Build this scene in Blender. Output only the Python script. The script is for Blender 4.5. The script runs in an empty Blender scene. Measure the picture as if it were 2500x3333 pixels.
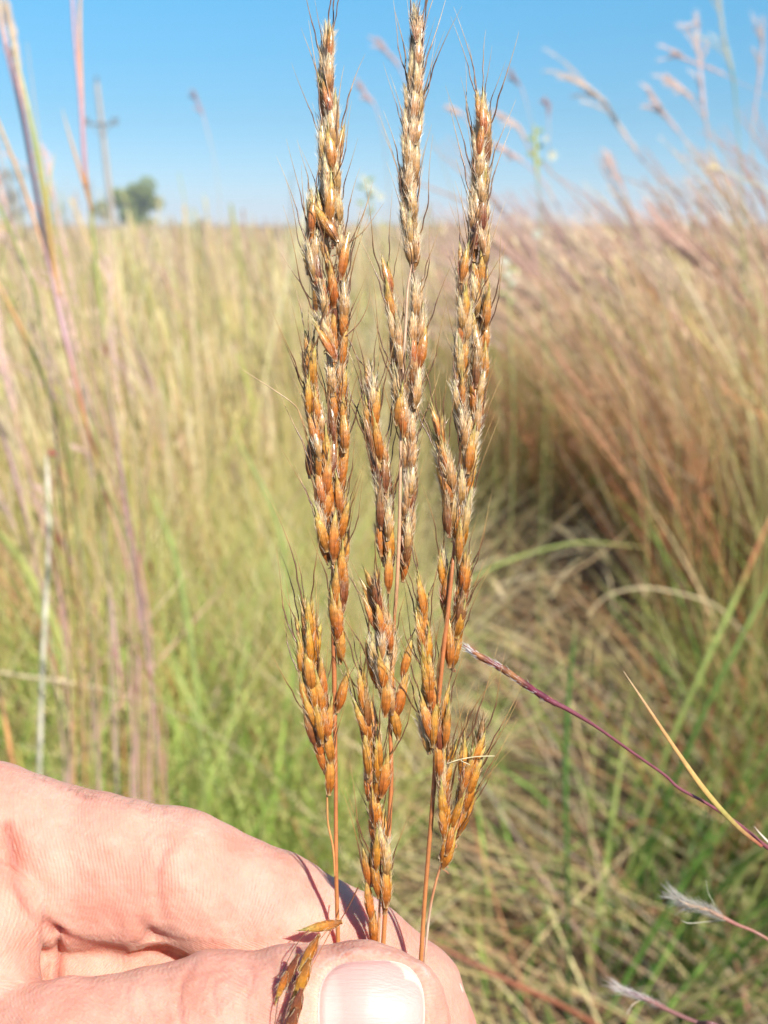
import bpy, math, random
import numpy as np
from mathutils import Vector, Matrix
random.seed(7); rng = np.random.default_rng(11)
S = bpy.context.scene; COL = S.collection
R = math.radians

# ------------------------------------------------------------------ camera, sky, sun, exposure
H = 1.25                      # eye height
PITCH = math.atan(936/3573.0)
F = 3573.0                    # focal length in photo pixels (photo is 2500 x 3333)
cam_d = bpy.data.cameras.new('camera'); cam = bpy.data.objects.new('camera', cam_d); COL.objects.link(cam)
cam.location = (0, 0, H); cam.rotation_euler = (math.pi/2 - PITCH, 0, 0)
cam_d.sensor_fit = 'VERTICAL'; cam_d.sensor_height = 24; cam_d.lens = 24*F/3333.0
cam_d.clip_start = 0.01; cam_d.clip_end = 6000
cam_d.dof.use_dof = True; cam_d.dof.focus_distance = 0.179; cam_d.dof.aperture_fstop = 16.5
cam_d.dof.aperture_blades = 0
S.camera = cam
SUN = Vector((0.50, -0.66, 0.78)).normalized()
EL = math.asin(SUN.z); ROT = math.atan2(SUN.x, SUN.y)
w = bpy.data.worlds.new('World'); S.world = w; w.use_nodes = True
nt = w.node_tree; nt.nodes.clear()
sky = nt.nodes.new('ShaderNodeTexSky'); sky.sky_type = 'NISHITA'; sky.sun_disc = False
sky.sun_elevation = EL; sky.sun_rotation = ROT; sky.air_density = 0.6; sky.dust_density = 0.0; sky.ozone_density = 6
bg = nt.nodes.new('ShaderNodeBackground'); bg.inputs[1].default_value = 0.12
wo = nt.nodes.new('ShaderNodeOutputWorld')
tcw = nt.nodes.new('ShaderNodeTexCoord'); sxw = nt.nodes.new('ShaderNodeSeparateXYZ'); rmp = nt.nodes.new('ShaderNodeValToRGB'); mxw = nt.nodes.new('ShaderNodeMix')
nt.links.new(tcw.outputs['Generated'], sxw.inputs[0]); nt.links.new(sxw.outputs['Z'], rmp.inputs[0])
e = rmp.color_ramp.elements; e[0].position = 0.0; e[0].color = (.56, .49, .47, 1); e[1].position = .18; e[1].color = (.52, .94, .80, 1); e3 = rmp.color_ramp.elements.new(.09); e3.color = (.52, .66, .56, 1)
e2 = rmp.color_ramp.elements.new(.6); e2.color = (1, 1, 1, 1)      # a low, even blue towards the horizon
mxw.data_type = 'RGBA'; mxw.blend_type = 'MULTIPLY'; mxw.inputs[0].default_value = 1
nt.links.new(sky.outputs[0], mxw.inputs[6]); nt.links.new(rmp.outputs[0], mxw.inputs[7]); nt.links.new(mxw.outputs[2], bg.inputs[0]); nt.links.new(bg.outputs[0], wo.inputs[0])
sd = bpy.data.lights.new('sun', 'SUN'); sun = bpy.data.objects.new('sun', sd); COL.objects.link(sun)
sd.energy = 4.6; sd.angle = R(0.9); sd.color = (1.0, 0.955, 0.88)
sun.rotation_euler = SUN.to_track_quat('Z', 'Y').to_euler(); sun.location = (2, -3, 5)
S.view_settings.view_transform = 'Standard'; S.view_settings.look = 'None'
S.view_settings.exposure = 0.8; S.view_settings.gamma = 1.0

# ------------------------------------------------------------------ helpers
CX, CY = 1250.0, 1666.5
FW = np.array([0, math.cos(PITCH), -math.sin(PITCH)]); UP = np.array([0, math.sin(PITCH), math.cos(PITCH)])
RT = np.array([1.0, 0, 0]); CP = np.array([0, 0, H])
def P(px, py, d):                                   # a place in the world: photo direction + distance d (m)
    return CP + d*(RT*((px-CX)/F) + UP*((CY-py)/F) + FW)
def PV(a):                                          # array n x 3 (px, py, d)
    a = np.asarray(a, float); d = a[:, 2:3]
    return CP + d*(RT*((a[:, 0:1]-CX)/F) + UP*((CY-a[:, 1:2])/F) + FW)
def proj(p):
    q = p - CP; d = q @ FW
    return CX + F*(q @ RT)/d, CY - F*(q @ UP)/d, d

def mesh_np(name, V, Q, col=None, mat=None, smooth=True, mat_idx=None):
    me = bpy.data.meshes.new(name)
    V = np.asarray(V, np.float32); Q = np.asarray(Q, np.int32)
    n = Q.shape[1]
    me.vertices.add(len(V)); me.vertices.foreach_set('co', V.ravel())
    me.loops.add(Q.size); me.loops.foreach_set('vertex_index', Q.ravel())
    me.polygons.add(len(Q)); me.polygons.foreach_set('loop_start', np.arange(0, Q.size, n, dtype=np.int32))
    me.polygons.foreach_set('use_smooth', np.full(len(Q), smooth))
    if col is not None:
        a = me.color_attributes.new('Col', 'FLOAT_COLOR', 'POINT')
        c = np.ones((len(V), 4), np.float32); c[:, :3] = col; a.data.foreach_set('color', c.ravel())
    me.update(calc_edges=True); me.validate()
    if mat:
        for m in (mat if isinstance(mat, (list, tuple)) else [mat]): me.materials.append(m)
    return me
def obj(name, me, parent=None, kind=None):
    o = bpy.data.objects.new(name, me); COL.objects.link(o)
    if parent: o.parent = parent
    if kind: o['kind'] = kind
    return o
def tag(o, label, cat, group=None, kind=None):
    o['label'] = label; o['category'] = cat
    if group: o['group'] = group
    if kind: o['kind'] = kind
    return o
def empty(name, loc):
    o = bpy.data.objects.new(name, None); COL.objects.link(o); o.location = loc; o.empty_display_size = 0.01
    return o
def smooth_poly(pts, n):                            # Catmull-Rom through control rows of any width
    pts = np.asarray(pts, float); m = len(pts)
    if m == 2:
        t = np.linspace(0, 1, n)[:, None]; return pts[0]*(1-t)+pts[1]*t
    P_ = np.vstack([2*pts[0]-pts[1], pts, 2*pts[-1]-pts[-2]])
    u = np.linspace(0, m-1-1e-6, n); i = u.astype(int); t = (u-i)[:, None]
    p0, p1, p2, p3 = P_[i], P_[i+1], P_[i+2], P_[i+3]
    return .5*((2*p1)+(-p0+p2)*t+(2*p0-5*p1+4*p2-p3)*t*t+(-p0+3*p1-3*p2+p3)*t**3)
class MB:
    def __init__(s): s.v = []; s.q = []; s.c = []; s.n = 0
    def add(s, V, Q, C):
        V = np.asarray(V, float); s.v.append(V); s.q.append(np.asarray(Q, int)+s.n); s.n += len(V)
        C = np.asarray(C, float); s.c.append(np.broadcast_to(C, V.shape) if C.ndim == 1 else C)
    def tube(s, pts, rad, col, k=6, flat=1.0, ref=None):
        pts = np.asarray(pts, float); n = len(pts); rad = np.broadcast_to(np.asarray(rad, float), (n,))
        T = np.gradient(pts, axis=0); T /= np.linalg.norm(T, axis=1)[:, None]+1e-12
        ref = np.array(ref if ref is not None else [0.13, -0.96, 0.25])
        A = np.cross(T, ref); A /= np.linalg.norm(A, axis=1)[:, None]+1e-9; B = np.cross(A, T)
        th = np.arange(k)*2*math.pi/k
        V = pts[:, None]+rad[:, None, None]*(A[:, None]*np.cos(th)[None, :, None]+flat*B[:, None]*np.sin(th)[None, :, None])
        i = np.arange(n-1)[:, None]*k; j = np.arange(k)[None]; j2 = (j+1) % k
        Q = np.stack([i+j, i+j2, i+k+j2, i+k+j], -1).reshape(-1, 4)
        C = np.asarray(col, float)
        if C.ndim == 2: C = np.repeat(C, k, axis=0)
        s.add(V.reshape(-1, 3), Q, C)
    def build(s, name, mat, origin=None):
        V = np.vstack(s.v)
        if origin is not None: V = V-np.asarray(origin)
        return mesh_np(name, V, np.vstack(s.q), np.vstack([np.asarray(c) for c in s.c]), mat)
def lerpc(cols, t):                                 # colour ramp: list of (pos, rgb)
    t = np.asarray(t, float); xs = [c[0] for c in cols]
    return np.stack([np.interp(t, xs, [c[1][k] for c in cols]) for k in range(3)], -1)

# ------------------------------------------------------------------ materials
def new_mat(name):
    m = bpy.data.materials.new(name); m.use_nodes = True; t = m.node_tree; t.nodes.clear()
    return m, t, (lambda ty: t.nodes.new(ty)), t.links.new
def plant_mat(name, rough=0.55, trans=0.3, spec=0.3, noise=250.0, amt=0.25, coat=0.0, bump=0.0, objrand=0.0, veins=0.0, sat=1.0):
    m, t, N, L = new_mat(name)
    at = N('ShaderNodeAttribute'); at.attribute_name = 'Col'
    tc = N('ShaderNodeTexCoord'); nz = N('ShaderNodeTexNoise'); nz.inputs['Scale'].default_value = noise; nz.inputs['Detail'].default_value = 3
    L(tc.outputs['Object'], nz.inputs['Vector'])
    mr = N('ShaderNodeMapRange'); mr.inputs['From Min'].default_value = .3; mr.inputs['From Max'].default_value = .7
    mr.inputs['To Min'].default_value = 1-amt; mr.inputs['To Max'].default_value = 1+amt
    L(nz.outputs['Fac'], mr.inputs['Value'])
    hs = N('ShaderNodeHueSaturation'); hs.inputs['Saturation'].default_value = sat; L(at.outputs['Color'], hs.inputs['Color']); L(mr.outputs[0], hs.inputs['Value'])
    if objrand:
        oi = N('ShaderNodeObjectInfo')
        m1 = N('ShaderNodeMapRange'); m1.inputs['To Min'].default_value = .5-objrand*.035; m1.inputs['To Max'].default_value = .5+objrand*.025
        L(oi.outputs['Random'], m1.inputs['Value']); L(m1.outputs[0], hs.inputs['Hue'])
    pr = N('ShaderNodeBsdfPrincipled'); L(hs.outputs[0], pr.inputs['Base Color'])
    pr.inputs['Roughness'].default_value = rough; pr.inputs['Specular IOR Level'].default_value = spec
    pr.inputs['Coat Weight'].default_value = coat; pr.inputs['Coat Roughness'].default_value = 0.22
    if bump:
        b = N('ShaderNodeBump'); b.inputs['Strength'].default_value = bump; b.inputs['Distance'].default_value = 0.0002
        n2 = N('ShaderNodeTexNoise'); n2.inputs['Scale'].default_value = 1.0; n2.inputs['Detail'].default_value = 4
        mp = N('ShaderNodeMapping'); mp.inputs['Scale'].default_value = (9000, 9000, 500) if veins else (3000, 3000, 3000)
        L(tc.outputs['Object'], mp.inputs['Vector']); L(mp.outputs[0], n2.inputs['Vector'])
        L(n2.outputs['Fac'], b.inputs['Height']); L(b.outputs[0], pr.inputs['Normal'])
    tr = N('ShaderNodeBsdfTranslucent'); L(hs.outputs[0], tr.inputs['Color'])
    mx = N('ShaderNodeMixShader'); mx.inputs[0].default_value = trans
    L(pr.outputs[0], mx.inputs[1]); L(tr.outputs[0], mx.inputs[2])
    o = N('ShaderNodeOutputMaterial'); L(mx.outputs[0], o.inputs['Surface'])
    return m
M_GRASS = plant_mat('grass_blades', .5, .42, .35, 60, .18)
M_LITTER = plant_mat('dead_straw', .6, .12, .25, 40, .3)
M_STALK = plant_mat('grass_stalks', .5, .12, .35, 400, .2, objrand=.25)
M_SPIKE = plant_mat('spikelet_husk', .26, .25, .5, 1300, .34, coat=.6, bump=1.0, objrand=.35, veins=1)
M_HAIR = plant_mat('silky_hair', .35, .35, .6, 500, .1)
M_AWN = plant_mat('awn', .35, .08, .6, 900, .3, coat=.3)
M_STEM = plant_mat('stem', .4, .08, .4, 700, .14, coat=.1, bump=.4, veins=0)
M_LEAFY = plant_mat('foliage', .55, .25, .3, 3, .3)
M_WOOD = plant_mat('weathered_wood', .8, 0, .2, 12, .3)

def skin_mat():
    m, t, N, L = new_mat('skin')
    tc = N('ShaderNodeTexCoord'); at = N('ShaderNodeAttribute'); at.attribute_name = 'Col'
    n1 = N('ShaderNodeTexNoise'); n1.inputs['Scale'].default_value = 95; n1.inputs['Detail'].default_value = 5; n1.inputs['Roughness'].default_value = .6
    L(tc.outputs['Object'], n1.inputs['Vector'])
    r1 = N('ShaderNodeValToRGB'); r1.color_ramp.elements[0].position = .35; r1.color_ramp.elements[1].position = .68
    r1.color_ramp.elements[0].color = (.88, .74, .70, 1); r1.color_ramp.elements[1].color = (1.05, 1.08, 1.08, 1)
    L(n1.outputs['Fac'], r1.inputs[0])
    mu = N('ShaderNodeMix'); mu.data_type = 'RGBA'; mu.blend_type = 'MULTIPLY'; mu.inputs[0].default_value = 1
    L(at.outputs['Color'], mu.inputs[6]); L(r1.outputs[0], mu.inputs[7])
    pr = N('ShaderNodeBsdfPrincipled'); L(mu.outputs[2], pr.inputs['Base Color'])
    pr.inputs['Roughness'].default_value = .58; pr.inputs['Specular IOR Level'].default_value = .28
    pr.inputs['Subsurface Weight'].default_value = .85; pr.inputs['Subsurface Scale'].default_value = .003
    pr.inputs['Subsurface Radius'].default_value = (1.0, .36, .2)
    # friction ridges: fine distorted bands across the finger, broken by diagonal creases and grain
    uv = N('ShaderNodeAttribute'); uv.attribute_name = 'ridge'
    wv = N('ShaderNodeTexWave'); wv.bands_direction = 'X'; wv.inputs['Scale'].default_value = 1.0; wv.inputs['Distortion'].default_value = 3.0
    wv.inputs['Detail'].default_value = 1.5; wv.inputs['Detail Scale'].default_value = .22
    L(uv.outputs['Vector'], wv.inputs['Vector'])
    vo = N('ShaderNodeTexVoronoi'); vo.feature = 'DISTANCE_TO_EDGE'; vo.inputs['Scale'].default_value = 1150
    mp = N('ShaderNodeMapping'); mp.inputs['Scale'].default_value = (1, .6, .6); mp.inputs['Rotation'].default_value = (0, .5, 0)
    L(tc.outputs['Object'], mp.inputs['Vector']); L(mp.outputs[0], vo.inputs['Vector'])
    n2 = N('ShaderNodeTexNoise'); n2.inputs['Scale'].default_value = 700; n2.inputs['Detail'].default_value = 6
    L(tc.outputs['Object'], n2.inputs['Vector'])
    b1 = N('ShaderNodeBump'); b1.inputs['Strength'].default_value = .32; b1.inputs['Distance'].default_value = .00012; L(wv.outputs['Fac'], b1.inputs['Height'])
    b2 = N('ShaderNodeBump'); b2.inputs['Strength'].default_value = .75; b2.inputs['Distance'].default_value = .00015; L(vo.outputs['Distance'], b2.inputs['Height']); L(b1.outputs[0], b2.inputs['Normal'])
    b3 = N('ShaderNodeBump'); b3.inputs['Strength'].default_value = .85; b3.inputs['Distance'].default_value = .0003; L(n2.outputs['Fac'], b3.inputs['Height']); L(b2.outputs[0], b3.inputs['Normal'])
    L(b3.outputs[0], pr.inputs['Normal'])
    o = N('ShaderNodeOutputMaterial'); L(pr.outputs[0], o.inputs['Surface'])
    return m
def nail_mat():
    m, t, N, L = new_mat('nail')
    at = N('ShaderNodeAttribute'); at.attribute_name = 'Col'; tc = N('ShaderNodeTexCoord')
    pr = N('ShaderNodeBsdfPrincipled'); L(at.outputs['Color'], pr.inputs['Base Color'])
    pr.inputs['Roughness'].default_value = .5; pr.inputs['Coat Weight'].default_value = .2; pr.inputs['Coat Roughness'].default_value = .38
    pr.inputs['Subsurface Weight'].default_value = .3; pr.inputs['Subsurface Scale'].default_value = .001; pr.inputs['Subsurface Radius'].default_value = (1, .4, .3)
    mp = N('ShaderNodeMapping'); mp.inputs['Scale'].default_value = (60, 2600, 2600)
    nz = N('ShaderNodeTexNoise'); nz.inputs['Scale'].default_value = 1; nz.inputs['Detail'].default_value = 3
    L(tc.outputs['Object'], mp.inputs['Vector']); L(mp.outputs[0], nz.inputs['Vector'])
    b = N('ShaderNodeBump'); b.inputs['Strength'].default_value = .6; b.inputs['Distance'].default_value = .0002; L(nz.outputs['Fac'], b.inputs['Height']); L(b.outputs[0], pr.inputs['Normal'])
    o = N('ShaderNodeOutputMaterial'); L(pr.outputs[0], o.inputs['Surface'])
    return m
def ground_mat():
    m, t, N, L = new_mat('soil_and_thatch')
    tc = N('ShaderNodeTexCoord'); n1 = N('ShaderNodeTexNoise'); n1.inputs['Scale'].default_value = 14; n1.inputs['Detail'].default_value = 8
    L(tc.outputs['Object'], n1.inputs['Vector'])
    r = N('ShaderNodeValToRGB'); e = r.color_ramp.elements; e[0].position = .35; e[0].color = (.035, .024, .013, 1); e[1].position = .7; e[1].color = (.15, .10, .05, 1)
    L(n1.outputs['Fac'], r.inputs[0])
    pr = N('ShaderNodeBsdfPrincipled'); L(r.outputs[0], pr.inputs['Base Color']); pr.inputs['Roughness'].default_value = .95
    b = N('ShaderNodeBump'); b.inputs['Distance'].default_value = .02; L(n1.outputs['Fac'], b.inputs['Height']); L(b.outputs[0], pr.inputs['Normal'])
    o = N('ShaderNodeOutputMaterial'); L(pr.outputs[0], o.inputs['Surface'])
    return m
M_SKIN = skin_mat(); M_NAIL = nail_mat(); M_GROUND = ground_mat()

# ------------------------------------------------------------------ ground
gx = np.concatenate([-np.geomspace(3000, 1, 40), [0], np.geomspace(1, 3000, 40)])
X, Y = np.meshgrid(gx, gx, indexing='ij'); Z = .02*np.sin(X*1.7)*np.cos(Y*1.3)
V = np.stack([X, Y, Z], -1).reshape(-1, 3); n = len(gx)
i = (np.arange(n-1)[:, None]*n+np.arange(n-1)[None]).ravel()
obj('ground', mesh_np('ground', V, np.stack([i, i+n, i+n+1, i+1], -1), None, M_GROUND), kind='structure')

# ------------------------------------------------------------------ grass in bulk
STRAW = (.70, .56, .26); PALE = (.80, .68, .42); YG = (.50, .50, .15); GR = (.24, .40, .07); DG = (.10, .22, .04)
PINK = (.72, .49, .35); RUST = (.58, .25, .11); BROWN = (.30, .19, .10); MAUVE = (.58, .40, .34)
def blades(base, az, lean, bend, length, width, c0, c1, seg=4, tipw=.15, face=None):
    """vectorised grass blades: each a curved tapering strip"""
    n = len(base); t = np.linspace(0, 1, seg+1)
    ang = lean[:, None]+bend[:, None]*t[None]                    # angle away from vertical
    ds = length[:, None]/seg
    a = .5*(ang[:, 1:]+ang[:, :-1])
    h = np.concatenate([np.zeros((n, 1)), np.cumsum(np.sin(a)*ds, 1)], 1)
    z = np.concatenate([np.zeros((n, 1)), np.cumsum(np.cos(a)*ds, 1)], 1)
    dirx, diry = np.cos(az)[:, None], np.sin(az)[:, None]
    C = np.stack([base[:, 0:1]+h*dirx, base[:, 1:2]+h*diry, np.maximum(base[:, 2:3]+z, .004)], -1)
    fa = rng.uniform(0, math.pi, n) if face is None else face
    side = np.stack([np.cos(fa), np.sin(fa), np.zeros(n)], -1)[:, None]
    wd = width[:, None]*(1-(1-tipw)*t[None]**1.6)*np.minimum(1, .55+t[None]*2)
    L_ = C-side*wd[..., None]*.5; R_ = C+side*wd[..., None]*.5
    V = np.stack([L_, R_], 2).reshape(-1, 3)
    k = (seg+1)*2; b = np.arange(n)[:, None]*k; s_ = np.arange(seg)[None]*2
    Q = np.stack([b+s_, b+s_+1, b+s_+3, b+s_+2], -1).reshape(-1, 4)
    col = c0[:, None]*(1-t[None, :, None])+c1[:, None]*t[None, :, None]
    col = np.repeat(col[:, :, None], 2, 2).reshape(-1, 3)
    return V, Q, col
def pick(n, cols, wts, jit=.18):
    c = np.array(cols)[rng.choice(len(cols), n, p=np.array(wts)/np.sum(wts))]
    return np.clip(c*rng.uniform(1-jit, 1+jit, (n, 1))*rng.uniform(.94, 1.06, (n, 3)), 0, 1)
def stack(parts):
    V, Q, C, o = [], [], [], 0
    for v, q, c in parts: V.append(v); Q.append(q+o); C.append(c); o += len(v)
    return np.vstack(V), np.vstack(Q), np.vstack(C)
def polar(n, r0, r1, a0, a1):
    r = r0*(r1/r0)**rng.uniform(0, 1, n); a = rng.uniform(R(a0), R(a1), n)
    return r, a, np.stack([r*np.sin(a), r*np.cos(a), np.zeros(n)], -1)

# meadow: standing leaves and culms from 3 m out to the horizon
def front_edge(a):                                    # distance at which the standing grass begins, by direction
    return np.interp(np.degrees(a), [-46, -16, -8, -2, 3, 9, 14, 18, 46], [2.2, 2.4, 2.9, 3.7, 4.6, 4.9, 4.4, 3.3, 2.8])
def field(n, r1, pw=1.0):
    a = rng.uniform(R(-46), R(46), n); f = front_edge(a)
    r = f*(r1/f)**(rng.uniform(0, 1, n)**pw); return r, a, np.stack([r*np.sin(a), r*np.cos(a), np.zeros(n)], -1)
parts = []
n = 80000
r, a, b = field(n, 90)
clump = .5+.5*np.sin(b[:, 0]*2.3+1.7*np.sin(b[:, 1]*1.1))*np.sin(b[:, 1]*1.9+b[:, 0]*.7)
nl_ = 1-.22*np.clip((7-np.degrees(a))/9, 0, 1)*np.clip((9-r)/3, 0, 1); ht = rng.uniform(.42, .98, n)*(.92+.16*clump)*nl_; wd = .0034*(1+r/4.6)*rng.uniform(.45, 1.7, n)
c0 = pick(n, [YG, GR, STRAW, BROWN], [4, 2.2, 3, 1.0]); c1 = pick(n, [STRAW, PALE, YG, PINK, GR], [4, 4.0, 3.4, .8, .9])
rt_ = (rng.random(n) < .34*np.clip((np.degrees(a)-4)/9, 0, 1)*np.clip((9-r)/4, 0, 1))[:, None]      # rustier, duller stand at the right
c0 = np.where(rt_, pick(n, [DG, RUST, BROWN, YG], [2, 2.4, 2.4, 3]), c0); c1 = np.where(rt_, pick(n, [RUST, PINK, STRAW, YG, PALE], [1.6, 2.6, 2.4, 2.4, 1.5]), c1)
fp_ = (rng.random(n) < .45*np.clip((r-8)/10, 0, 1))[:, None]; c1 = np.where(fp_, pick(n, [PINK, MAUVE], [3, 1]), c1)
wd = wd*np.where((np.degrees(a) > 3) & (rng.random(n) < .12), rng.uniform(1.6, 2.6, n), 1)
parts.append(blades(b, rng.uniform(0, 2*math.pi, n), rng.uniform(0, .45, n), rng.uniform(.0, 1.0, n)*np.where(np.degrees(a) > 3, .45, 1)+(rng.random(n) < np.where(np.degrees(a) > 2, 0, .5))*rng.uniform(.3, 1.2, n), ht*1.08, wd, c0, c1, 5))
# pinkish flowering tops above them
n = 36000
r, a, b = field(n, 120)
deg = np.degrees(a)
side = np.clip((deg-2)/12, 0, 1)+.45*np.clip((-deg-9)/8, 0, 1)
ht = rng.uniform(.86, 1.24, n)*(1+.16*side*rng.uniform(.2, 1.0, n)*np.clip(9/r, .3, 1))
bump_ = .5*np.sin(b[:, 0]*1.9+b[:, 1]*.8+2*np.sin(b[:, 1]*.6))+.5*np.sin(b[:, 0]*.8-b[:, 1]*1.3+1)
ht = ht*(1+.09*bump_)*(1-.26*np.clip((9-deg)/10, 0, 1)*np.clip((9-r)/3, 0, 1)); ht = np.where(rng.random(n) < .05+.08*side+.05*(bump_ > .4), rng.uniform(1.22, 1.42, n), ht)
c0 = pick(n, [YG, STRAW, RUST], [3, 4, .7]); c0 = np.where((rng.random(n) < .62*np.clip((deg-3)/11, 0, 1))[:, None], pick(n, [RUST, PINK, YG, BROWN, STRAW, GR], [2.6, 2.2, 3, 1, 2, 1.2]), c0); cA = pick(n, [PINK, MAUVE, STRAW, PALE, RUST, YG], [5, .8, 2.4, 2.2, .7, .8]); cB = pick(n, [PINK, STRAW, PALE, YG], [1.0, 3, 3, 1.6])
c1 = np.where((rng.random(n) < np.clip(.15+.75*np.clip((deg-2)/10, 0, 1)+np.clip((r-6)/8, 0, .8), 0, 1))[:, None], cA, cB)
rs_ = np.clip((deg-1)/13, 0, 1); leanv = rng.uniform(-.1, .16, n)+.24*side+.12*rs_+rng.normal(0, .13, n)*rs_
azv = np.where(rng.random(n) < .75+.2*rs_, math.pi+rng.normal(0, .75, n), rng.uniform(0, 6.28, n))
parts.append(blades(b, azv, leanv, rng.uniform(.0, .45, n), ht, .0026*(1+r/3.6)*rng.uniform(.4, 1.0, n)*np.where(rng.random(n) < .25, 2.3, 1), c0, c1, 4, tipw=1.0))
# unseen tall stand, added beyond the right edge to shade the trampled opening
n = 2600
b = np.stack([rng.uniform(.78, 2.6, n), rng.uniform(.7, 2.7, n), np.zeros(n)], -1); b = b[b[:, 0] > b[:, 1]*.42+.38]; n = len(b)
parts.append(blades(b, math.pi+rng.normal(0, 1.2, n), rng.uniform(-.05, .25, n), rng.uniform(0, .4, n), rng.uniform(.9, 1.45, n), rng.uniform(.003, .007, n), pick(n, [YG, STRAW, GR], [3, 3, 2]), pick(n, [PINK, STRAW, YG], [3, 3, 2]), 5))
V, Q, C = stack(parts)
tag(obj('meadow_grass', mesh_np('meadow_grass', V, Q, C, M_GRASS)), 'tan, yellow-green and pinkish prairie grass filling the field to the horizon', 'grass', kind='stuff')

# low green and straw leaves in the nearer field, 1.2 - 3.4 m
parts = []
def zone(n, x0, x1, y0, y1, lo, hi, c0, w0, c1, w1, wid=(.002, .006), lean=(.05, .6), bend=(.2, 1.2), az=None, seg=6, z=0):
    b = np.stack([rng.uniform(x0, x1, n)*1.0, rng.uniform(y0, y1, n), np.full(n, z)], -1)
    b[:, 0] *= b[:, 1]                                            # x given as tangent, fans out with distance
    A = rng.uniform(0, 2*math.pi, n) if az is None else rng.normal(az[0], az[1], n)
    parts.append(blades(b, A, rng.uniform(*lean, n), rng.uniform(*bend, n), rng.uniform(lo, hi, n), rng.uniform(*wid, n), pick(n, c0, w0), pick(n, c1, w1), seg))
LG1 = (.36, .50, .11); LY1 = (.62, .62, .20)
zone(2600, -.50, -.02, 1.6, 3.2, .35, .72, [LG1, LY1, GR], [4, 3, 1.4], [LG1, LY1, STRAW], [4, 3, 2], (.003, .011))
zone(2600, -.50, .04, 2.0, 3.6, .5, .85, [LY1, STRAW], [2, 2], [STRAW, PALE, LY1], [3, 2, 2.4], (.002, .006), (.0, .35), (.1, .9))
zone(700, -.45, -.04, 1.15, 1.9, .2, .45, [LG1, LY1, STRAW], [3, 3, 2], [LG1, LY1, STRAW], [3, 3, 2.5], (.002, .006), (.2, .9), (.2, 1.4))
zone(560, .30, .60, 1.7, 2.9, .4, .75, [DG, BROWN, RUST], [3, 2, 2], [GR, YG, RUST, STRAW], [1.6, 2.4, 2.2, 2.2], (.004, .010), (.05, .6), (.1, .9))
zone(120, .20, .36, 1.35, 1.85, .35, .62, [DG, GR, STRAW], [3, 2, 1], [GR, YG, DG, STRAW], [3, 1.5, 2, 1], (.006, .012), (.2, .8), (.1, .7), az=(.3, .7))
zone(1300, .27, .60, 2.9, 4.2, .6, 1.1, [DG, RUST, BROWN, YG], [3, 3, 3, 1.5], [PINK, STRAW, RUST, YG], [3, 2, 2.2, 1.0], (.002, .005), (.15, .5), (.0, .25), az=(math.pi, .45))
zone(250, .0, .26, 4.2, 5.0, .25, .6, [DG, BROWN, STRAW], [3, 2, 2], [STRAW, YG, RUST], [3, 3, 1], (.002, .006), (.1, .7), (.1, .8))
zone(1500, -.5, .08, 1.8, 4.2, .3, .65, [STRAW, PALE, LY1], [3, 3, 1], [PALE, STRAW, LY1, PINK], [4, 3, 1.4, .8], (.002, .005), (.5, 1.35), (-.4, .8), seg=7, z=.22)
zone(130, -.42, -.12, 1.5, 2.6, .45, .75, [LG1], [1], [LG1, LY1], [2, 1], (.006, .011), (.05, .4), (.2, .9), seg=8)
V, Q, C = stack(parts)
tag(obj('green_grass', mesh_np('green_grass', V, Q, C, M_GRASS)), 'green arching grass leaves low in the field behind the hand', 'grass', kind='stuff')

# flattened dead straw on the ground of the trampled opening
parts = []
RED = (.46, .20, .12); GREY = (.52, .46, .36)
zone(3000, -.52, .58, .95, 4.6, .12, .36, [STRAW, BROWN, YG, RUST], [3, 5, 1.6, 1.4], [STRAW, PALE, BROWN, RED, YG], [3, 1.2, 4, 1.4, 1.4], (.0020, .0065), (1.0, 1.55), (-.2, .8), seg=5, z=.02)
zone(900, .0, .58, 1.0, 4.4, .18, .5, [STRAW, BROWN, RED, YG], [3, 3, 1.6, 1.6], [PALE, STRAW, RED, GREY, YG], [2.2, 3, 2, 2, 1.6], (.0022, .006), (.6, 1.3), (.2, 1.4), seg=7, z=.04)
zone(600, .0, .58, 1.0, 3.6, .3, .75, [STRAW, RED, BROWN], [3, 2, 3], [STRAW, PALE, RUST, RED, GREY], [3, 2, 1, 1.4, 1.4], (.0022, .0055), (.95, 1.35), (-.3, .5), az=(math.pi*.9, .6), seg=8, z=.08)
zone(2000, -.5, .02, 1.0, 3.8, .15, .42, [STRAW, PALE, GR, YG], [4, 2, 1.2, 2], [STRAW, PALE, YG, BROWN], [4, 2.4, 2.2, 1], (.0020, .0055), (.5, 1.2), (.3, 1.6), seg=6, z=.03)
zone(230, .0, .45, 1.0, 3.0, .25, .5, [GR, DG, YG], [3, 2, 2], [GR, YG], [3, 2.6], (.004, .010), (.5, 1.25), (.1, 1.1), seg=7, z=.02)
zone(26, .05, .26, 3.0, 3.7, .18, .30, [PALE], [1], [PALE, STRAW], [1, 1], (.014, .024), (.4, 1.2), (.6, 1.6), seg=6, z=.15)
V, Q, C = stack(parts)
tag(obj('dead_grass_litter', mesh_np('dead_grass_litter', V, Q, C, M_LITTER)), 'flattened dead straw and thatch lying on the ground', 'thatch', kind='stuff')

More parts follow.
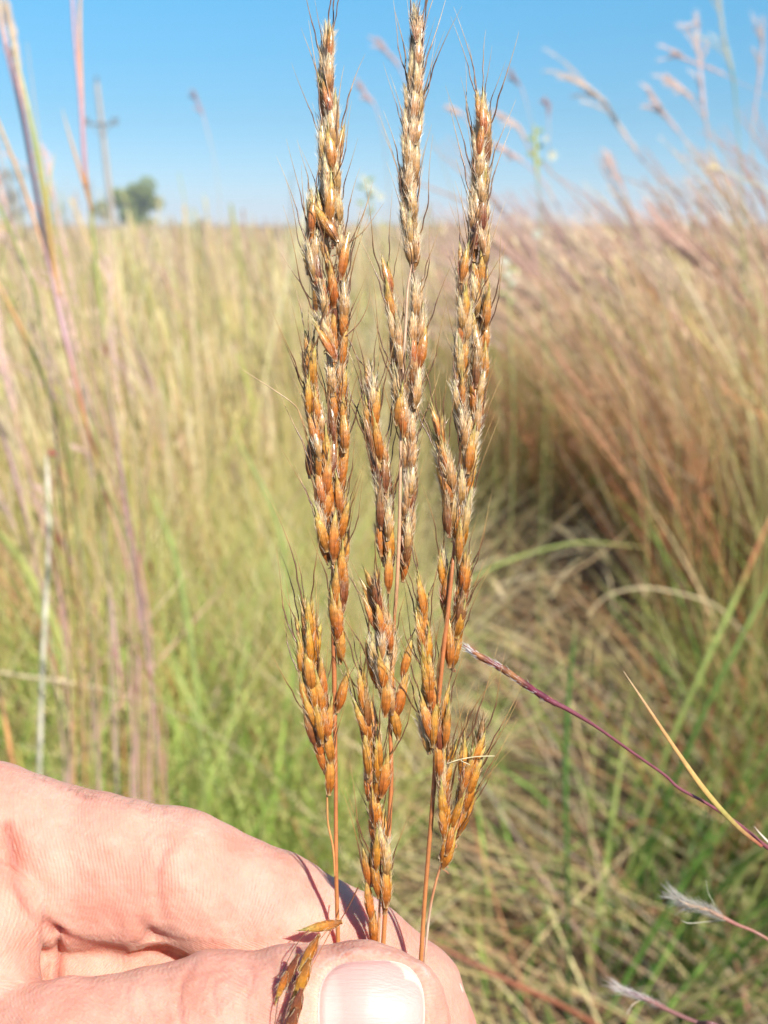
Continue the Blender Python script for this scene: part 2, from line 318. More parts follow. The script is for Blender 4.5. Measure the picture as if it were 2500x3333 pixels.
# ------------------------------------------------------------------ far things: pole, trees, post
def loc_parent(root, meshes):
    for nm, me in meshes: obj(nm, me, root)
def utility_pole():
    D = 70.0
    base = P(372, 730, D); base[2] = 0; top = P(344, 283, D); top[1] = base[1]; top[2] = H+(P(344, 283, D)[2]-H)
    root = empty('utility_pole', base); tag(root, 'weathered wooden utility pole with one crossarm, left in the field against the sky', 'utility pole')
    m = MB(); t = np.linspace(0, 1, 8)[:, None]; m.tube(base*(1-t)+top*t, np.linspace(.20, .13, 8), (.42, .36, .30), 10)
    m.tube([top, top+[0, 0, .02]], [.13, .001], (.35, .3, .26), 10)
    obj('pole', m.build('pole', M_WOOD, base), root)
    c = base*.27+top*.73 ; f = (283-395)/(283-730.0)
    c = top+(base-top)*f*1.0; c = c+np.array([0, -.2, 0])
    m = MB(); m.tube([c-[1.05, 0, -.0], c+[1.05, 0, 0]], [.07, .07], (.26, .22, .18), 4)
    a = obj('crossarm', m.build('crossarm', M_WOOD, base), root)
    for dx in (-1.0, -.78, .78, 1.0):
        m = MB(); q = c+np.array([dx, 0, .05]); z = np.linspace(0, .34, 6)
        m.tube(q+np.stack([z*0, z*0, z], -1), [.03, .03, .10, .11, .07, .02], (.16, .17, .18), 8)
        obj('insulator', m.build('insulator', M_WOOD, base), a)
    m = MB(); q = top; z = np.linspace(0, .42, 6); m.tube(q+np.stack([z*0, z*0, z], -1), [.03, .03, .10, .11, .07, .02], (.16, .17, .18), 8)
    obj('insulator', m.build('insulator', M_WOOD, base), root)
    for s in (-1, 1):
        m = MB(); m.tube([c+[s*.62, 0, -.02], c+[0, -.02, -.75]], [.03, .03], (.26, .22, .18), 5)
        obj('brace', m.build('brace', M_WOOD, base), root)
utility_pole()
def tree(label, px, topy, wpx, D, cols, gap=.0, seedv=1, leaves=5200):
    rg = np.random.default_rng(seedv)
    base = P(px, 730, D); base[2] = 0
    hgt = P(px, topy, D)[2]; wid = wpx*D/F
    root = empty('tree', base); tag(root, label, 'tree')
    m = MB(); t = np.linspace(0, 1, 6)
    m.tube(np.stack([.1*np.sin(t*3), t*0, t*hgt*.7], -1), np.linspace(.16, .05, 6)*wid/5, (.16, .12, .08), 8)
    for k in range(9):
        a_ = rg.uniform(0, 6.28); z0 = rg.uniform(.3, .6)*hgt; l = rg.uniform(.25, .45)*wid
        m.tube([[0, 0, z0], [math.cos(a_)*l*.5, math.sin(a_)*l*.5, z0+l*.35], [math.cos(a_)*l, math.sin(a_)*l, z0+l*.8]], [.06*wid/5, .04*wid/5, .015*wid/5], (.16, .12, .08), 5)
    obj('trunk', m.build('trunk', M_WOOD), root)
    nc = 26; cen = np.stack([rg.normal(0, .23, nc)*wid, rg.normal(0, .2, nc)*wid, rg.uniform(.16, .86, nc)*hgt], -1); cr = rg.uniform(.11, .2, nc)*wid
    k = rg.integers(0, nc, leaves); d = rg.normal(size=(leaves, 3)); d /= np.linalg.norm(d, axis=1)[:, None]
    c = cen[k]+d*(cr[k]*rg.uniform(.3, 1, leaves)**.5)[:, None]; c[:, 2] = np.minimum(c[:, 2], hgt*1.0)
    u = rg.normal(size=(leaves, 3)); u /= np.linalg.norm(u, axis=1)[:, None]; v = np.cross(u, rg.normal(size=(leaves, 3))); v /= np.linalg.norm(v, axis=1)[:, None]
    s_ = (wid*.022*rg.uniform(.6, 1.5, leaves))[:, None]
    V = np.stack([c-u*s_, c+v*s_*.6, c+u*s_, c-v*s_*.6], 1).reshape(-1, 3)
    Cc = np.repeat(np.array(cols)[rg.integers(0, len(cols), leaves)]*rg.uniform(.8, 1.2, (leaves, 1)), 4, 0)
    obj('crown', mesh_np('crown', V, np.arange(leaves*4).reshape(-1, 4), Cc, M_LEAFY, smooth=False), root)
LG = [(.30, .37, .09), (.38, .42, .12), (.22, .28, .07)]
tree('rounded olive-green tree standing right of the utility pole', 452, 575, 165, 150, LG, seedv=3, leaves=15000)
tree('dark sparse tree at the far left edge behind the tall purple stems', 40, 520, 150, 120, [(.20, .20, .12), (.24, .22, .13), (.26, .22, .17)], seedv=5, leaves=1500)
tree('small faint bush between the left stems and the utility pole', 185, 590, 90, 140, LG, seedv=8, leaves=800)
def fence_post():
    D = 12.0; b = P(657, 730, D); b[2] = 0; tz = P(657, 716, D)[2]
    root = empty('fence_post', b); tag(root, 'dark weathered post sticking out of the grass right of the tree', 'post')
    m = MB(); z = np.linspace(0, tz, 7); m.tube(np.stack([.012*np.sin(z*3), z*0, z], -1), [.045, .044, .043, .042, .042, .04, .038], (.17, .14, .10), 9)
    m.tube([[0, 0, tz], [0, 0, tz+.012]], [.038, .001], (.22, .18, .13), 9)
    obj('post', m.build('post', M_WOOD), root)
    m = MB(); m.tube([[-.06, -.046, tz-.1], [.06, -.046, tz-.1]], [.004, .004], (.2, .2, .2), 6)
    obj('staple', m.build('staple', M_WOOD), root)
fence_post()

# ------------------------------------------------------------------ traced plants (photo direction + distance)
def trace(ctrl, n=40):                                # rows: px, py, d, r(mm)
    c = smooth_poly(ctrl, n); return PV(c[:, :3]), np.maximum(c[:, 3], .02)*.001
def fuzz(m, pts, rad, nn, ln, col, hr=.00006, up=.7, seed=0, axis=None):
    rg = np.random.default_rng(seed); k = rg.integers(0, len(pts)-1, nn); f = rg.random(nn)[:, None]
    T = np.gradient(pts, axis=0); T /= np.linalg.norm(T, axis=1)[:, None]
    p = pts[k]*(1-f)+pts[k+1]*f; d = rg.normal(size=(nn, 3)); tk = T[k]; d -= tk*np.sum(d*tk, 1)[:, None]; d /= np.linalg.norm(d, axis=1)[:, None]
    p = p+d*np.asarray(rad)[k][:, None]*.8; l = ln*rg.uniform(.5, 1.2, nn)[:, None]
    v = tk*up+d*(1-up); v /= np.linalg.norm(v, axis=1)[:, None]
    mid = p+v*l*.55; tip = p+(v*.86+d*.14*rg.uniform(-1, 1, (nn, 1)))*l
    W = np.cross(v, FW[None]); W /= np.linalg.norm(W, axis=1)[:, None]+1e-9; W *= hr
    V = np.stack([p-W, p+W, mid-W*.7, mid+W*.7, tip-W*.15, tip+W*.15], 1).reshape(-1, 3)
    b_ = np.arange(nn)[:, None]*6; Q = np.stack([b_+0, b_+1, b_+3, b_+2, b_+2, b_+3, b_+5, b_+4], -1).reshape(-1, 4)
    m.add(V, Q, np.asarray(col, float))
GPUR = (.64, .40, .40); GGRN = (.40, .43, .14); GORG = (.66, .32, .12); GTAN = (.62, .48, .28)
def K(a): return [(x*1.507, y*1.507, d, r) for x, y, d, r in a]   # rows read off the 1659-wide view
def traced_stalk(name, label, cat, ctrl, cols, head=None, group=None, nodes=(), leaf=None, leafcol=GGRN, n=50):
    pts, rad = trace(K(ctrl), n)
    base = pts[-1].copy(); root = empty(name, base)
    tag(root, label, cat, group)
    if base[2] > .05:                                 # carry the culm on down to the soil
        g = base.copy(); g[2] = 0; g[:2] += (pts[-1]-pts[-6])[:2]*.8; tt = np.linspace(0, 1, 8)[1:, None]
        pts = np.vstack([pts, base*(1-tt)+g*tt]); rad = np.concatenate([rad, np.full(7, rad[-1])])
    t = np.linspace(0, 1, len(pts)); C = lerpc(cols, t)
    r2 = rad.copy()
    for q in nodes:
        r2 = r2*(1+.45*np.exp(-((t-q)/.008)**2)); C = C*(1-np.exp(-((t-q)/.012)**2))[:, None]+np.array([.22, .05, .04])*np.exp(-((t-q)/.012)**2)[:, None]
    m = MB(); m.tube(pts, r2, C, 8); obj('culm', m.build('culm', M_STALK, base), root)
    if head:                                          # (t0, t1, colour, radius mm): feathery flowering top
        a0, a1, hc, hr = head; i0, i1 = int(a0*n), max(int(a1*n), int(a0*n)+4)
        hp = smooth_poly(pts[i0:i1], 40); th = np.linspace(0, 1, 40)
        m = MB()
        rg = np.random.default_rng(int(abs(ctrl[0][0])*7+3))
        nb = 3 if hr < 5 else 7; ln_ = np.linalg.norm(hp[-1]-hp[0])
        m.tube(hp, hr*.00016*(.5+np.sin(np.clip(th, 0, 1)*math.pi)), np.array(hc)*.9, 5)
        for k in range(nb):                           # loose feathery branches
            q0 = int(rg.uniform(6, 38)); L3 = ln_*rg.uniform(.25, .5); tdir = hp[max(q0-3, 0)]-hp[q0]; tdir /= np.linalg.norm(tdir)+1e-9
            dr = rg.normal(0, .30, 3); tt = np.linspace(0, 1, 12)[:, None]; br = hp[q0]+(tdir+dr*.7)*L3*tt+np.array([-.25, 0, -.2])*L3*tt**2
            m.tube(br, hr*.00013*np.sin(np.linspace(.6, 3.0, 12)), np.array(hc), 4); fuzz(m, br, np.full(12, .0005), 70, .006+hr*.0008, np.array(hc)*1.2, hr=.00028, up=.7, seed=k)
        fuzz(m, hp[::-1], np.full(40, hr*.0002), 260, .006+hr*.0011, np.array(hc)*1.2, hr=.00028, up=.72, seed=5)
        obj('seed_head', m.build('seed_head', M_STALK, base), root)
    for lf in (leaf or []):
        lp, lr = trace(K(lf), 24); m = MB(); m.tube(lp, lr, leafcol if not isinstance(leafcol, list) else lerpc(leafcol, np.linspace(0, 1, 24)), 6, flat=.18)
        obj('leaf', m.build('leaf', M_STALK, base), root)
    return root
LGRP = 'tall grass stalks at the left edge in front of the field'
traced_stalk('grass_stalk', 'thick purple stalk slanting from the top left corner down across the left side', 'grass stalk',
    [(-14, -80, .74, 1.6), (5, 60, .74, 1.8), (45, 235, .74, 1.5), (75, 400, .75, 1.5), (112, 600, .76, 1.3), (150, 765, .77, 1.8), (190, 930, .79, 1.3), (240, 1080, .82, 1.0), (290, 1200, .86, 1.0), (320, 1440, .92, 1.0), (352, 1640, .98, 1.0)],
    [(0, GGRN), (.12, GPUR), (.42, GPUR), (.5, GORG), (.6, GGRN), (.75, GPUR), (1, GORG)], nodes=(.53, .72), leaf=[[(20, 60, .73, .4), (62, 240, .73, 1.6), (95, 420, .74, 2.0), (118, 600, .76, 1.2)], [(118, 330, .75, .2), (104, 420, .75, 1.2), (110, 520, .76, 1.4), (128, 640, .76, .8)]],
    leafcol=[(0, GTAN), (.5, GGRN), (1, GORG)], group=LGRP)
traced_stalk('grass_stalk', 'thin upright pink and green stalk leaving the top edge left of the utility pole', 'grass stalk',
    [(154, -60, .80, 1.0), (160, 60, .80, 1.1), (175, 230, .80, 1.4), (183, 360, .80, 1.4), (195, 440, .81, 1.3), (210, 590, .82, 1.2), (224, 720, .83, 1.0), (236, 850, .84, .9), (262, 1010, .87, .9), (285, 1200, .92, 1.0), (330, 1500, 1.0, 1.0), (345, 1700, 1.05, 1.0)],
    [(0, GPUR), (.25, (.48, .26, .30)), (.35, GGRN), (.5, GGRN), (.6, GPUR), (1, GPUR)], nodes=(.5,), leaf=[[(134, 235, .80, .2), (155, 310, .80, .9), (178, 385, .80, 1.1), (198, 455, .81, .8)], [(176, -60, .8, .5), (172, 60, .8, 1.3), (178, 250, .8, 1.3), (188, 400, .8, .8)]],
    leafcol=[(0, GTAN), (.6, GORG), (1, GORG)], group=LGRP)
traced_stalk('grass_stalk', 'green and orange stalk with a pale fuzzy head in the top left corner', 'grass stalk',
    [(12, 10, .82, .8), (30, 90, .82, 1.4), (48, 230, .82, 1.6), (78, 410, .83, 1.6), (100, 560, .84, 1.6), (128, 690, .85, 1.4), (160, 820, .87, 1.1), (200, 980, .90, 1.0), (214, 1140, .93, 1.0), (236, 1330, .98, 1.0), (240, 1560, 1.05, 1.0), (235, 1700, 1.1, 1.0)],
    [(0, GTAN), (.2, GPUR), (.3, GGRN), (.5, GORG), (.6, GGRN), (1, GORG)], head=(.0, .16, (.50, .40, .30), 3.6), nodes=(.62,), group=LGRP)
traced_stalk('grass_stalk', 'thin stalk entering the left edge at mid sky and bending down over the field', 'grass stalk',
    [(-60, 130, .78, .8), (-10, 250, .78, 1.2), (38, 370, .79, 1.3), (66, 450, .8, 1.2), (100, 560, .8, 1.0), (140, 700, .82, 1.0), (185, 860, .85, 1.0), (214, 1010, .88, 1.0), (232, 1200, .95, 1.0), (240, 1500, 1.0, 1.0)],
    [(0, GTAN), (.3, GORG), (.45, GPUR), (.7, GGRN), (1, GPUR)], nodes=(.66,), group=LGRP)
traced_stalk('grass_stalk', 'thin dark-green stalk entering the left edge just under the horizon', 'grass stalk',
    [(-50, 380, .7, .8), (0, 450, .7, .9), (40, 540, .71, 1.0), (72, 620, .72, 1.1), (92, 720, .74, .9), (110, 830, .76, .9), (122, 960, .8, .9), (134, 1090, .84, .9), (150, 1230, .9, .9), (165, 1450, 1.0, 1.0)],
    [(0, GGRN), (.35, GGRN), (.5, GPUR), (.7, (.14, .2, .05)), (1, GORG)], nodes=(.63,), group=LGRP)
traced_stalk('grass_stalk', 'brown stalk crossing the left edge low in the field and turning green', 'grass stalk',
    [(-60, 500, .72, .8), (0, 620, .72, 1.0), (45, 710, .73, 1.2), (75, 770, .74, 1.3), (112, 870, .77, .9), (140, 960, .8, .9), (160, 1100, .85, .9), (190, 1300, .9, .9), (205, 1550, 1.0, .9)],
    [(0, GTAN), (.2, GORG), (.3, (.14, .17, .05)), (.6, GGRN), (1, GPUR)], group=LGRP)
traced_stalk('grass_stalk', 'pale pink stalk low on the left edge beside the banded white stick', 'grass stalk',
    [(-50, 820, .95, .9), (0, 925, .95, 1.1), (30, 1020, .96, 1.3), (52, 1100, .97, 1.2), (75, 1200, 1.0, 1.1), (110, 1400, 1.05, 1.0), (140, 1650, 1.1, 1.0)],
    [(0, GPUR), (.4, (.5, .28, .3)), (1, GTAN)], group=LGRP)
traced_stalk('grass_stalk', 'upright pinkish stalk just left of the first held seed head, ending in the green leaves', 'grass stalk',
    [(335, 820, 1.15, .4), (325, 930, 1.15, .9), (311, 1090, 1.17, 1.2), (305, 1230, 1.2, 1.3), (298, 1400, 1.22, 1.3), (300, 1620, 1.25, 1.3)],
    [(0, GTAN), (.4, (.50, .28, .2)), (1, GPUR)], group=LGRP)
traced_stalk('grass_stalk', 'orange-tinged stalk rising from behind the knuckle', 'grass stalk',
    [(222, 1000, .98, .5), (226, 1150, 1.0, 1.0), (240, 1300, 1.02, 1.2), (262, 1500, 1.05, 1.3), (270, 1700, 1.1, 1.3)],
    [(0, GTAN), (.5, GPUR), (.8, GORG), (1, GORG)], group=LGRP)
traced_stalk('grass_stalk', 'pair of orange grass blades at the left edge just above the hand', 'grass stalk',
    [(-40, 1380, 1.2, 1.2), (0, 1500, 1.2, 2.0), (18, 1600, 1.2, 2.8), (40, 1720, 1.2, 3.0)], [(0, GTAN), (.5, GORG), (1, GORG)],
    leaf=[[(10, 1540, 1.25, .4), (38, 1620, 1.25, 2.4), (55, 1720, 1.25, 3.0)]], leafcol=(.4, .33, .08), group=LGRP)
traced_stalk('grass_stalk', 'thin leaning red stalk in front of the green leaves left of the hand-held heads', 'grass stalk',
    [(175, 1330, 1.3, .4), (200, 1420, 1.3, 1.1), (300, 1360, 1.32, 1.1), (405, 1235, 1.35, .6)][::-1][:2]+[(250, 1400, 1.33, 1.0), (180, 1480, 1.3, 1.1), (150, 1600, 1.3, 1.2)],
    [(0, GTAN), (.5, (.45, .25, .18)), (1, GORG)], group=LGRP)
rL = random.Random(5)
for k in range(26):                                   # finer stems of the same clump
    bx = rL.uniform(150, 370); tx_ = bx-rL.uniform(20, 260); ty_ = rL.uniform(300, 1250); d_ = rL.uniform(.85, 1.4)
    if k >= 16: tx_ = rL.uniform(-60, 90); ty_ = rL.uniform(40, 520); bx = rL.uniform(120, 330)
    if 130 < tx_ < 360: ty_ = max(ty_, 540+bx*.2)           # the sky round the utility pole is open
    cs = [[(0, GTAN), (.5, (.66, .36, .32)), (1, GPUR)], [(0, (.64, .36, .3)), (.4, GGRN), (1, GORG)], [(0, GTAN), (.5, (.60, .40, .2)), (1, (.56, .30, .26))]][k % 3]
    traced_stalk('fine_stem', ('fine pink-red stem', 'fine stem turning from pink to green', 'fine tan and reddish stem')[k % 3]+' of the clump at the left above the hand', 'grass stem',
        [(tx_, ty_, d_*.9, .3), (tx_+(bx-tx_)*.45, ty_+(1700-ty_)*.33, d_*.93, .8), (bx-8, ty_+(1700-ty_)*.68, d_, .9), (bx, 1700, d_*1.04, .9)], cs, head=((0, .3, (.66, .46, .40), 2.2) if k % 3 == 0 else None), nodes=(.45,), group=('fine pink-red stems', 'fine pink and green stems', 'fine tan stems')[k % 3]+' at the left', n=36)
# banded white dead stick
def banded():
    c = K([(101, 985, 1.0, 1.6), (104, 1060, 1.0, 2.2), (105, 1180, 1.01, 2.3), (99, 1300, 1.02, 2.3), (93, 1420, 1.03, 2.4), (88, 1560, 1.05, 2.4), (84, 1700, 1.07, 2.4)])
    pts, rad = trace(c, 90); g = pts[-1].copy(); g[2] = 0; pts = np.vstack([pts, g]); rad = np.append(rad, rad[-1])
    root = empty('dead_stem', g); tag(root, 'white banded dead stem standing upright at the left above the hand', 'dead stem', None)
    s_ = np.arange(len(pts)); rb = np.random.default_rng(2); band = np.interp(s_, np.arange(0, 92, 1.6), rb.random(58)**2.2)
    C = np.array([.78, .72, .55])*(1-band[:, None])+np.array([.34, .36, .20])*band[:, None]; m = MB(); m.tube(pts, rad*(1+.12*band), C, 9)
    obj('stem', m.build('stem', M_STALK, g), root)
    m = MB(); m.tube([pts[0], pts[0]+[.004, 0, .004], pts[0]+[.010, 0, .0]], [.001, .003, .0005], (.35, .06, .06), 6); obj('dry_leaf', m.build('dry_leaf', M_STALK, g), root)
banded()
# seed heads leaning over the right of the field and against the sky
BH = (.60, .42, .34)
def bs(label, pts, head, col=BH, hr=3.0, cols=None, grp='leaning grass plumes at the right against the sky'):
    pts = [(x, y, d, r*(1 if i < 3 else .5)) for i, (x, y, d, r) in enumerate(pts)]
    traced_stalk('grass_plume', label, 'grass plume', pts, cols or [(0, BH), (.25, GPUR), (.6, GTAN), (1, YG)], head=(0, head, col, hr*1.25), group=grp)
bs('large pale arching plume leaning left over the field, highest of the slanted ones', [(1232, 165, 1.9, 1.2), (1300, 215, 1.9, 1.4), (1345, 285, 1.9, 1.5), (1400, 360, 1.92, 1.5), (1450, 445, 1.95, 1.6), (1530, 600, 2.0, 1.8), (1600, 800, 2.05, 2), (1640, 1100, 2.1, 2)], .38, (.62, .46, .36), 7)
bs('rusty slanting stalk crossing from the sky beside the third held head to the right', [(1075, 245, 2.2, 1.2), (1120, 275, 2.2, 1.4), (1150, 330, 2.2, 1.6), (1230, 410, 2.2, 2.2), (1300, 490, 2.22, 2.4), (1400, 620, 2.25, 2.2), (1500, 800, 2.3, 2), (1560, 1100, 2.3, 2)], .25, BH, 4.5, [(0, BH), (.3, (.5, .22, .12)), (.6, GORG), (1, YG)])
bs('second rusty stalk below it, running parallel into the field', [(1070, 315, 2.1, 1.0), (1130, 350, 2.1, 1.3), (1190, 420, 2.1, 1.8), (1290, 620, 2.15, 2), (1350, 800, 2.2, 2), (1400, 1100, 2.2, 2)], .22, BH, 4)
bs('tall vertical plume near the right edge, tip just under the top of the picture', [(1504, 30, 1.8, 1.4), (1510, 120, 1.8, 1.6), (1520, 230, 1.8, 1.7), (1535, 330, 1.82, 1.6), (1560, 480, 1.85, 1.6), (1580, 800, 1.9, 1.6), (1590, 1100, 2, 1.8)], .40, (.58, .44, .38), 5.2)
bs('green-stemmed upright plume left of the right edge, running out of the top', [(1548, -60, 1.7, 1.0), (1560, 60, 1.7, 1.4), (1582, 160, 1.7, 1.6), (1592, 260, 1.7, 1.6), (1602, 420, 1.72, 1.6), (1620, 800, 1.8, 1.6), (1640, 1100, 1.9, 1.6)], .35, (.42, .42, .34), 4.4, [(0, GTAN), (.3, (.22, .3, .14)), (1, YG)])
bs('dark upright plume touching the right edge near the top', [(1648, 40, 1.9, 1), (1645, 130, 1.9, 1.4), (1632, 230, 1.9, 1.4), (1625, 330, 1.9, 1.4), (1640, 600, 1.95, 1.5), (1660, 1000, 2, 1.6)], .35, (.42, .34, .32), 4)
bs('nearly horizontal forked plume crossing the vertical one at the right', [(1456, 115, 2, .8), (1480, 128, 2, 1.2), (1540, 150, 2, 1.3), (1600, 180, 2, 1.3), (1680, 225, 2, 1.4), (1760, 330, 2, 1.5), (1800, 700, 2.1, 1.6)], .42, BH, 3.6)
bs('short plume arching left beneath the forked one', [(1440, 165, 2.1, .8), (1470, 190, 2.1, 1.3), (1500, 225, 2.1, 1.4), (1540, 290, 2.1, 1.5), (1600, 420, 2.1, 1.6), (1680, 700, 2.2, 1.6)], .38, (.60, .45, .37), 5.2)
bs('grey-mauve plume between the large arching one and the vertical one', [(1398, 190, 2.0, .8), (1430, 240, 2.0, 1.3), (1470, 290, 2.0, 1.4), (1530, 370, 2.0, 1.5), (1600, 500, 2.1, 1.6), (1660, 800, 2.2, 1.6)], .40, (.54, .40, .35), 5.2)
bs('small pinkish plume low in the sky at the right', [(1310, 330, 2.3, .8), (1330, 380, 2.3, 1.4), (1360, 440, 2.3, 1.5), (1420, 600, 2.3, 1.6), (1470, 900, 2.4, 1.6)], .40, BH, 4.2)
bs('small dark plume in the sky right of the first held head, leaning left', [(818, 88, 1.6, .5), (838, 115, 1.6, .9), (865, 150, 1.6, .9), (900, 240, 1.6, .9), (955, 350, 1.65, .9), (985, 480, 1.7, 1), (1000, 800, 1.8, 1)], .34, (.46, .34, .32), 3.2)
bs('small mauve plume in the sky just right of the first held head, below the other', [(778, 188, 1.6, .5), (795, 210, 1.6, .9), (815, 240, 1.6, .9), (830, 320, 1.62, .9), (845, 480, 1.7, 1), (860, 800, 1.8, 1)], .34, (.48, .34, .33), 3.2)
bs('short dark spike in the sky just right of the third held head', [(1104, 155, 1.9, .5), (1115, 175, 1.9, .9), (1130, 200, 1.9, .9), (1150, 280, 1.9, .8), (1175, 480, 2, .9), (1180, 800, 2, .9)], .34, (.30, .23, .25), 3.2)
bs('tiny spike in the sky farther right of the third held head', [(1178, 215, 2.0, .5), (1184, 240, 2.0, .8), (1186, 300, 2.0, .7), (1190, 480, 2, .8), (1195, 800, 2, .8)], .34, (.36, .26, .28), 2.8)
bs('thin lone spike in the open sky left of the first held head', [(420, 203, 1.9, .5), (430, 228, 1.9, .9), (445, 270, 1.9, .8), (465, 360, 1.9, .8), (475, 470, 1.92, .9), (470, 800, 2, 1)], .34, (.34, .28, .32), 2.8)
bs('curved plume half hidden between the second and third held heads', [(968, 232, 1.9, .5), (985, 240, 1.9, 1), (1010, 262, 1.9, 1), (1040, 330, 1.9, .9), (1060, 480, 1.95, 1), (1075, 800, 2, 1)], .34, BH, 3.6)
bs('pale straw leaning at the right edge just under the horizon', [(1540, 360, 1.7, .7), (1600, 385, 1.7, 1.1), (1680, 430, 1.7, 1.2), (1800, 600, 1.75, 1.2)], .1, PALE, 1.5, [(0, PALE), (1, PALE)])
# fruiting weeds with white flowers
def weed(label, ctrl, flowers, col):
    ctrl = [(x, y, d, r*(.8 if i < 3 else .42)) for i, (x, y, d, r) in enumerate(ctrl)]
    root = traced_stalk('flowering_weed', label, 'weed', ctrl, [(0, col), (1, GGRN)], leaf=[[(x, y, ctrl[0][2], .3), (x+dx*.5, y-8, ctrl[0][2], 3.2), (x+dx, y-10, ctrl[0][2], .3)] for x, y, dx in [(ctrl[1][0], ctrl[1][1]+k*17, (-1)**k*20) for k in range(5)]], leafcol=(.26, .32, .08))
    base = np.array(root.location)
    for x, y, r in flowers:
        c = P(x*1.507, y*1.507, ctrl[0][2]-.01); m = MB()
        for k in range(9):
            a_ = k*.7; d = np.array([math.cos(a_), -.25, math.sin(a_)]); m.tube([c, c+d*r*.5, c+d*r], [.0006, r*.28, .0004], (.80, .80, .66), 5, flat=.4)
        m.tube([c+[0, 0, 0], c+[0, -r*.3, 0]], [r*.22, .0005], (.6, .5, .15), 6)
        obj('flower', m.build('flower', M_LEAFY, base), root)
weed('yellow-green budding weed with a white flower, right of the third held head', [(1154, 268, 1.8, 1.2), (1156, 290, 1.8, 3.6), (1158, 350, 1.8, 4.0), (1162, 400, 1.8, 2.0), (1168, 520, 1.85, 1.6), (1180, 800, 1.9, 1.6)], [(1193, 336, .009), (1178, 300, .005), (1160, 505, .009)], (.42, .44, .14))
weed('pale green weed with small whitish flowers between the first and second held heads', [(780, 375, 1.9, 1), (790, 395, 1.9, 2.6), (800, 430, 1.9, 2.4), (806, 480, 1.9, 1.6), (815, 800, 2, 1.6)], [(785, 385, .006), (796, 402, .008), (822, 425, .008), (808, 412, .006)], (.40, .45, .22))
weed('low weed with tiny white flowers among the grass at the right', [(1090, 560, 2.3, 1), (1095, 590, 2.3, 2), (1100, 640, 2.3, 2), (1110, 900, 2.3, 2)], [(1092, 565, .010), (1098, 592, .009), (1108, 610, .007)], (.36, .42, .18))

# single arching leaves one can follow by eye
def leaf_thing(label, ctrl, cols, flat=.2, grp=None):
    pts, rad = trace(K(ctrl), 40); b = pts[-1].copy(); root = empty('grass_leaf', b); LGR = (.38, .45, .13); cols = [(q, LGR if c_ == GR else c_) for q, c_ in cols] if isinstance(cols, list) else cols; tag(root, label, 'grass leaf', grp); t = np.linspace(0, 1, 40)
    cc = lerpc(cols, t) if isinstance(cols, list) else np.tile(np.array(cols), (40, 1))
    if b[2] > .02:                                    # the blade runs on, steepening, to the soil
        v = pts[-1]-pts[-4]; v /= np.linalg.norm(v); e_ = [b]; rr = [rad[-1]]
        while e_[-1][2] > 0 and len(e_) < 60: v = v+np.array([0, .0, -.06]); v /= np.linalg.norm(v); e_.append(e_[-1]+v*.025); rr.append(rr[-1]*.93)
        pts = np.vstack([pts, e_[1:]]); rad = np.concatenate([rad, rr[1:]]); cc = np.vstack([cc, np.tile(cc[-1]*.8, (len(e_)-1, 1))])
    m = MB(); m.tube(pts, rad, cc, 8, flat=flat); obj('blade', m.build('blade', M_GRASS, b), root)
leaf_thing('long green leaf arching right out of the dark gap beside the third spike', [(1400, 1185, 2.5, .5), (1350, 1178, 2.45, 1.6), (1250, 1172, 2.4, 2.6), (1130, 1200, 2.35, 3.2), (1020, 1250, 2.3, 3.4), (940, 1330, 2.3, 3)], [(0, STRAW), (.4, GR), (1, GR)])
leaf_thing('tan stem lying across the dark gap, rising to the right', [(1370, 1130, 2.6, 1), (1330, 1170, 2.5, 1.6), (1270, 1215, 2.4, 1.9), (1200, 1250, 2.35, 2), (1100, 1275, 2.3, 1.8)], (.5, .36, .2), .7)
leaf_thing('low tan arc of dead straw below the dark gap', [(1270, 1330, 2.2, 1), (1310, 1288, 2.2, 2), (1380, 1270, 2.2, 2.4), (1450, 1278, 2.2, 2.4), (1540, 1305, 2.2, 2), (1600, 1360, 2.2, 2)], PALE, .6)
leaf_thing('upright dark green stem standing alone below the purple seed stem', [(1244, 1340, 1.25, .8), (1238, 1400, 1.25, 1.8), (1228, 1500, 1.25, 2.6), (1222, 1620, 1.25, 3), (1222, 1730, 1.25, 2.6), (1224, 1820, 1.25, 2.2)], [(0, STRAW), (.2, DG), (1, DG)], .8)
leaf_thing('broad green leaf rising to the right edge, upper of two', [(1700, 1060, 1.7, 1), (1659, 1130, 1.7, 3), (1590, 1290, 1.7, 4.5), (1520, 1440, 1.7, 4.8), (1450, 1600, 1.72, 4), (1400, 1740, 1.74, 3)], [(0, STRAW), (.3, RUST), (.4, GR), (1, GR)])
leaf_thing('broad green leaf rising to the right edge, lower of two', [(1720, 1180, 1.6, 1), (1659, 1270, 1.6, 3), (1580, 1420, 1.6, 4.4), (1520, 1540, 1.62, 4.5), (1460, 1680, 1.65, 3.5)], [(0, GR), (1, DG)])
leaf_thing('reddish stem lying low behind the fingertip toward the bottom edge', [(925, 2030, .9, 1), (1000, 2070, .9, 2.0), (1100, 2120, .9, 2.3), (1220, 2175, .92, 2.3), (1330, 2240, .95, 2)], (.40, .15, .08), 1)
leaf_thing('bright green leaf left of the held spikes, bending left at its tip', [(500, 890, 1.9, .6), (515, 950, 1.9, 2), (545, 1010, 1.9, 3.2), (580, 1080, 1.9, 3.6), (610, 1180, 1.9, 3.6), (625, 1330, 1.9, 3)], [(0, YG), (.3, GR), (1, GR)])
leaf_thing('broad bright green leaf in the clump above the knuckle', [(310, 1030, 1.7, .6), (345, 1110, 1.7, 3), (378, 1200, 1.7, 4.5), (400, 1310, 1.7, 5), (420, 1440, 1.7, 4.5), (430, 1560, 1.7, 4)], [(0, YG), (.3, GR), (1, GR)])
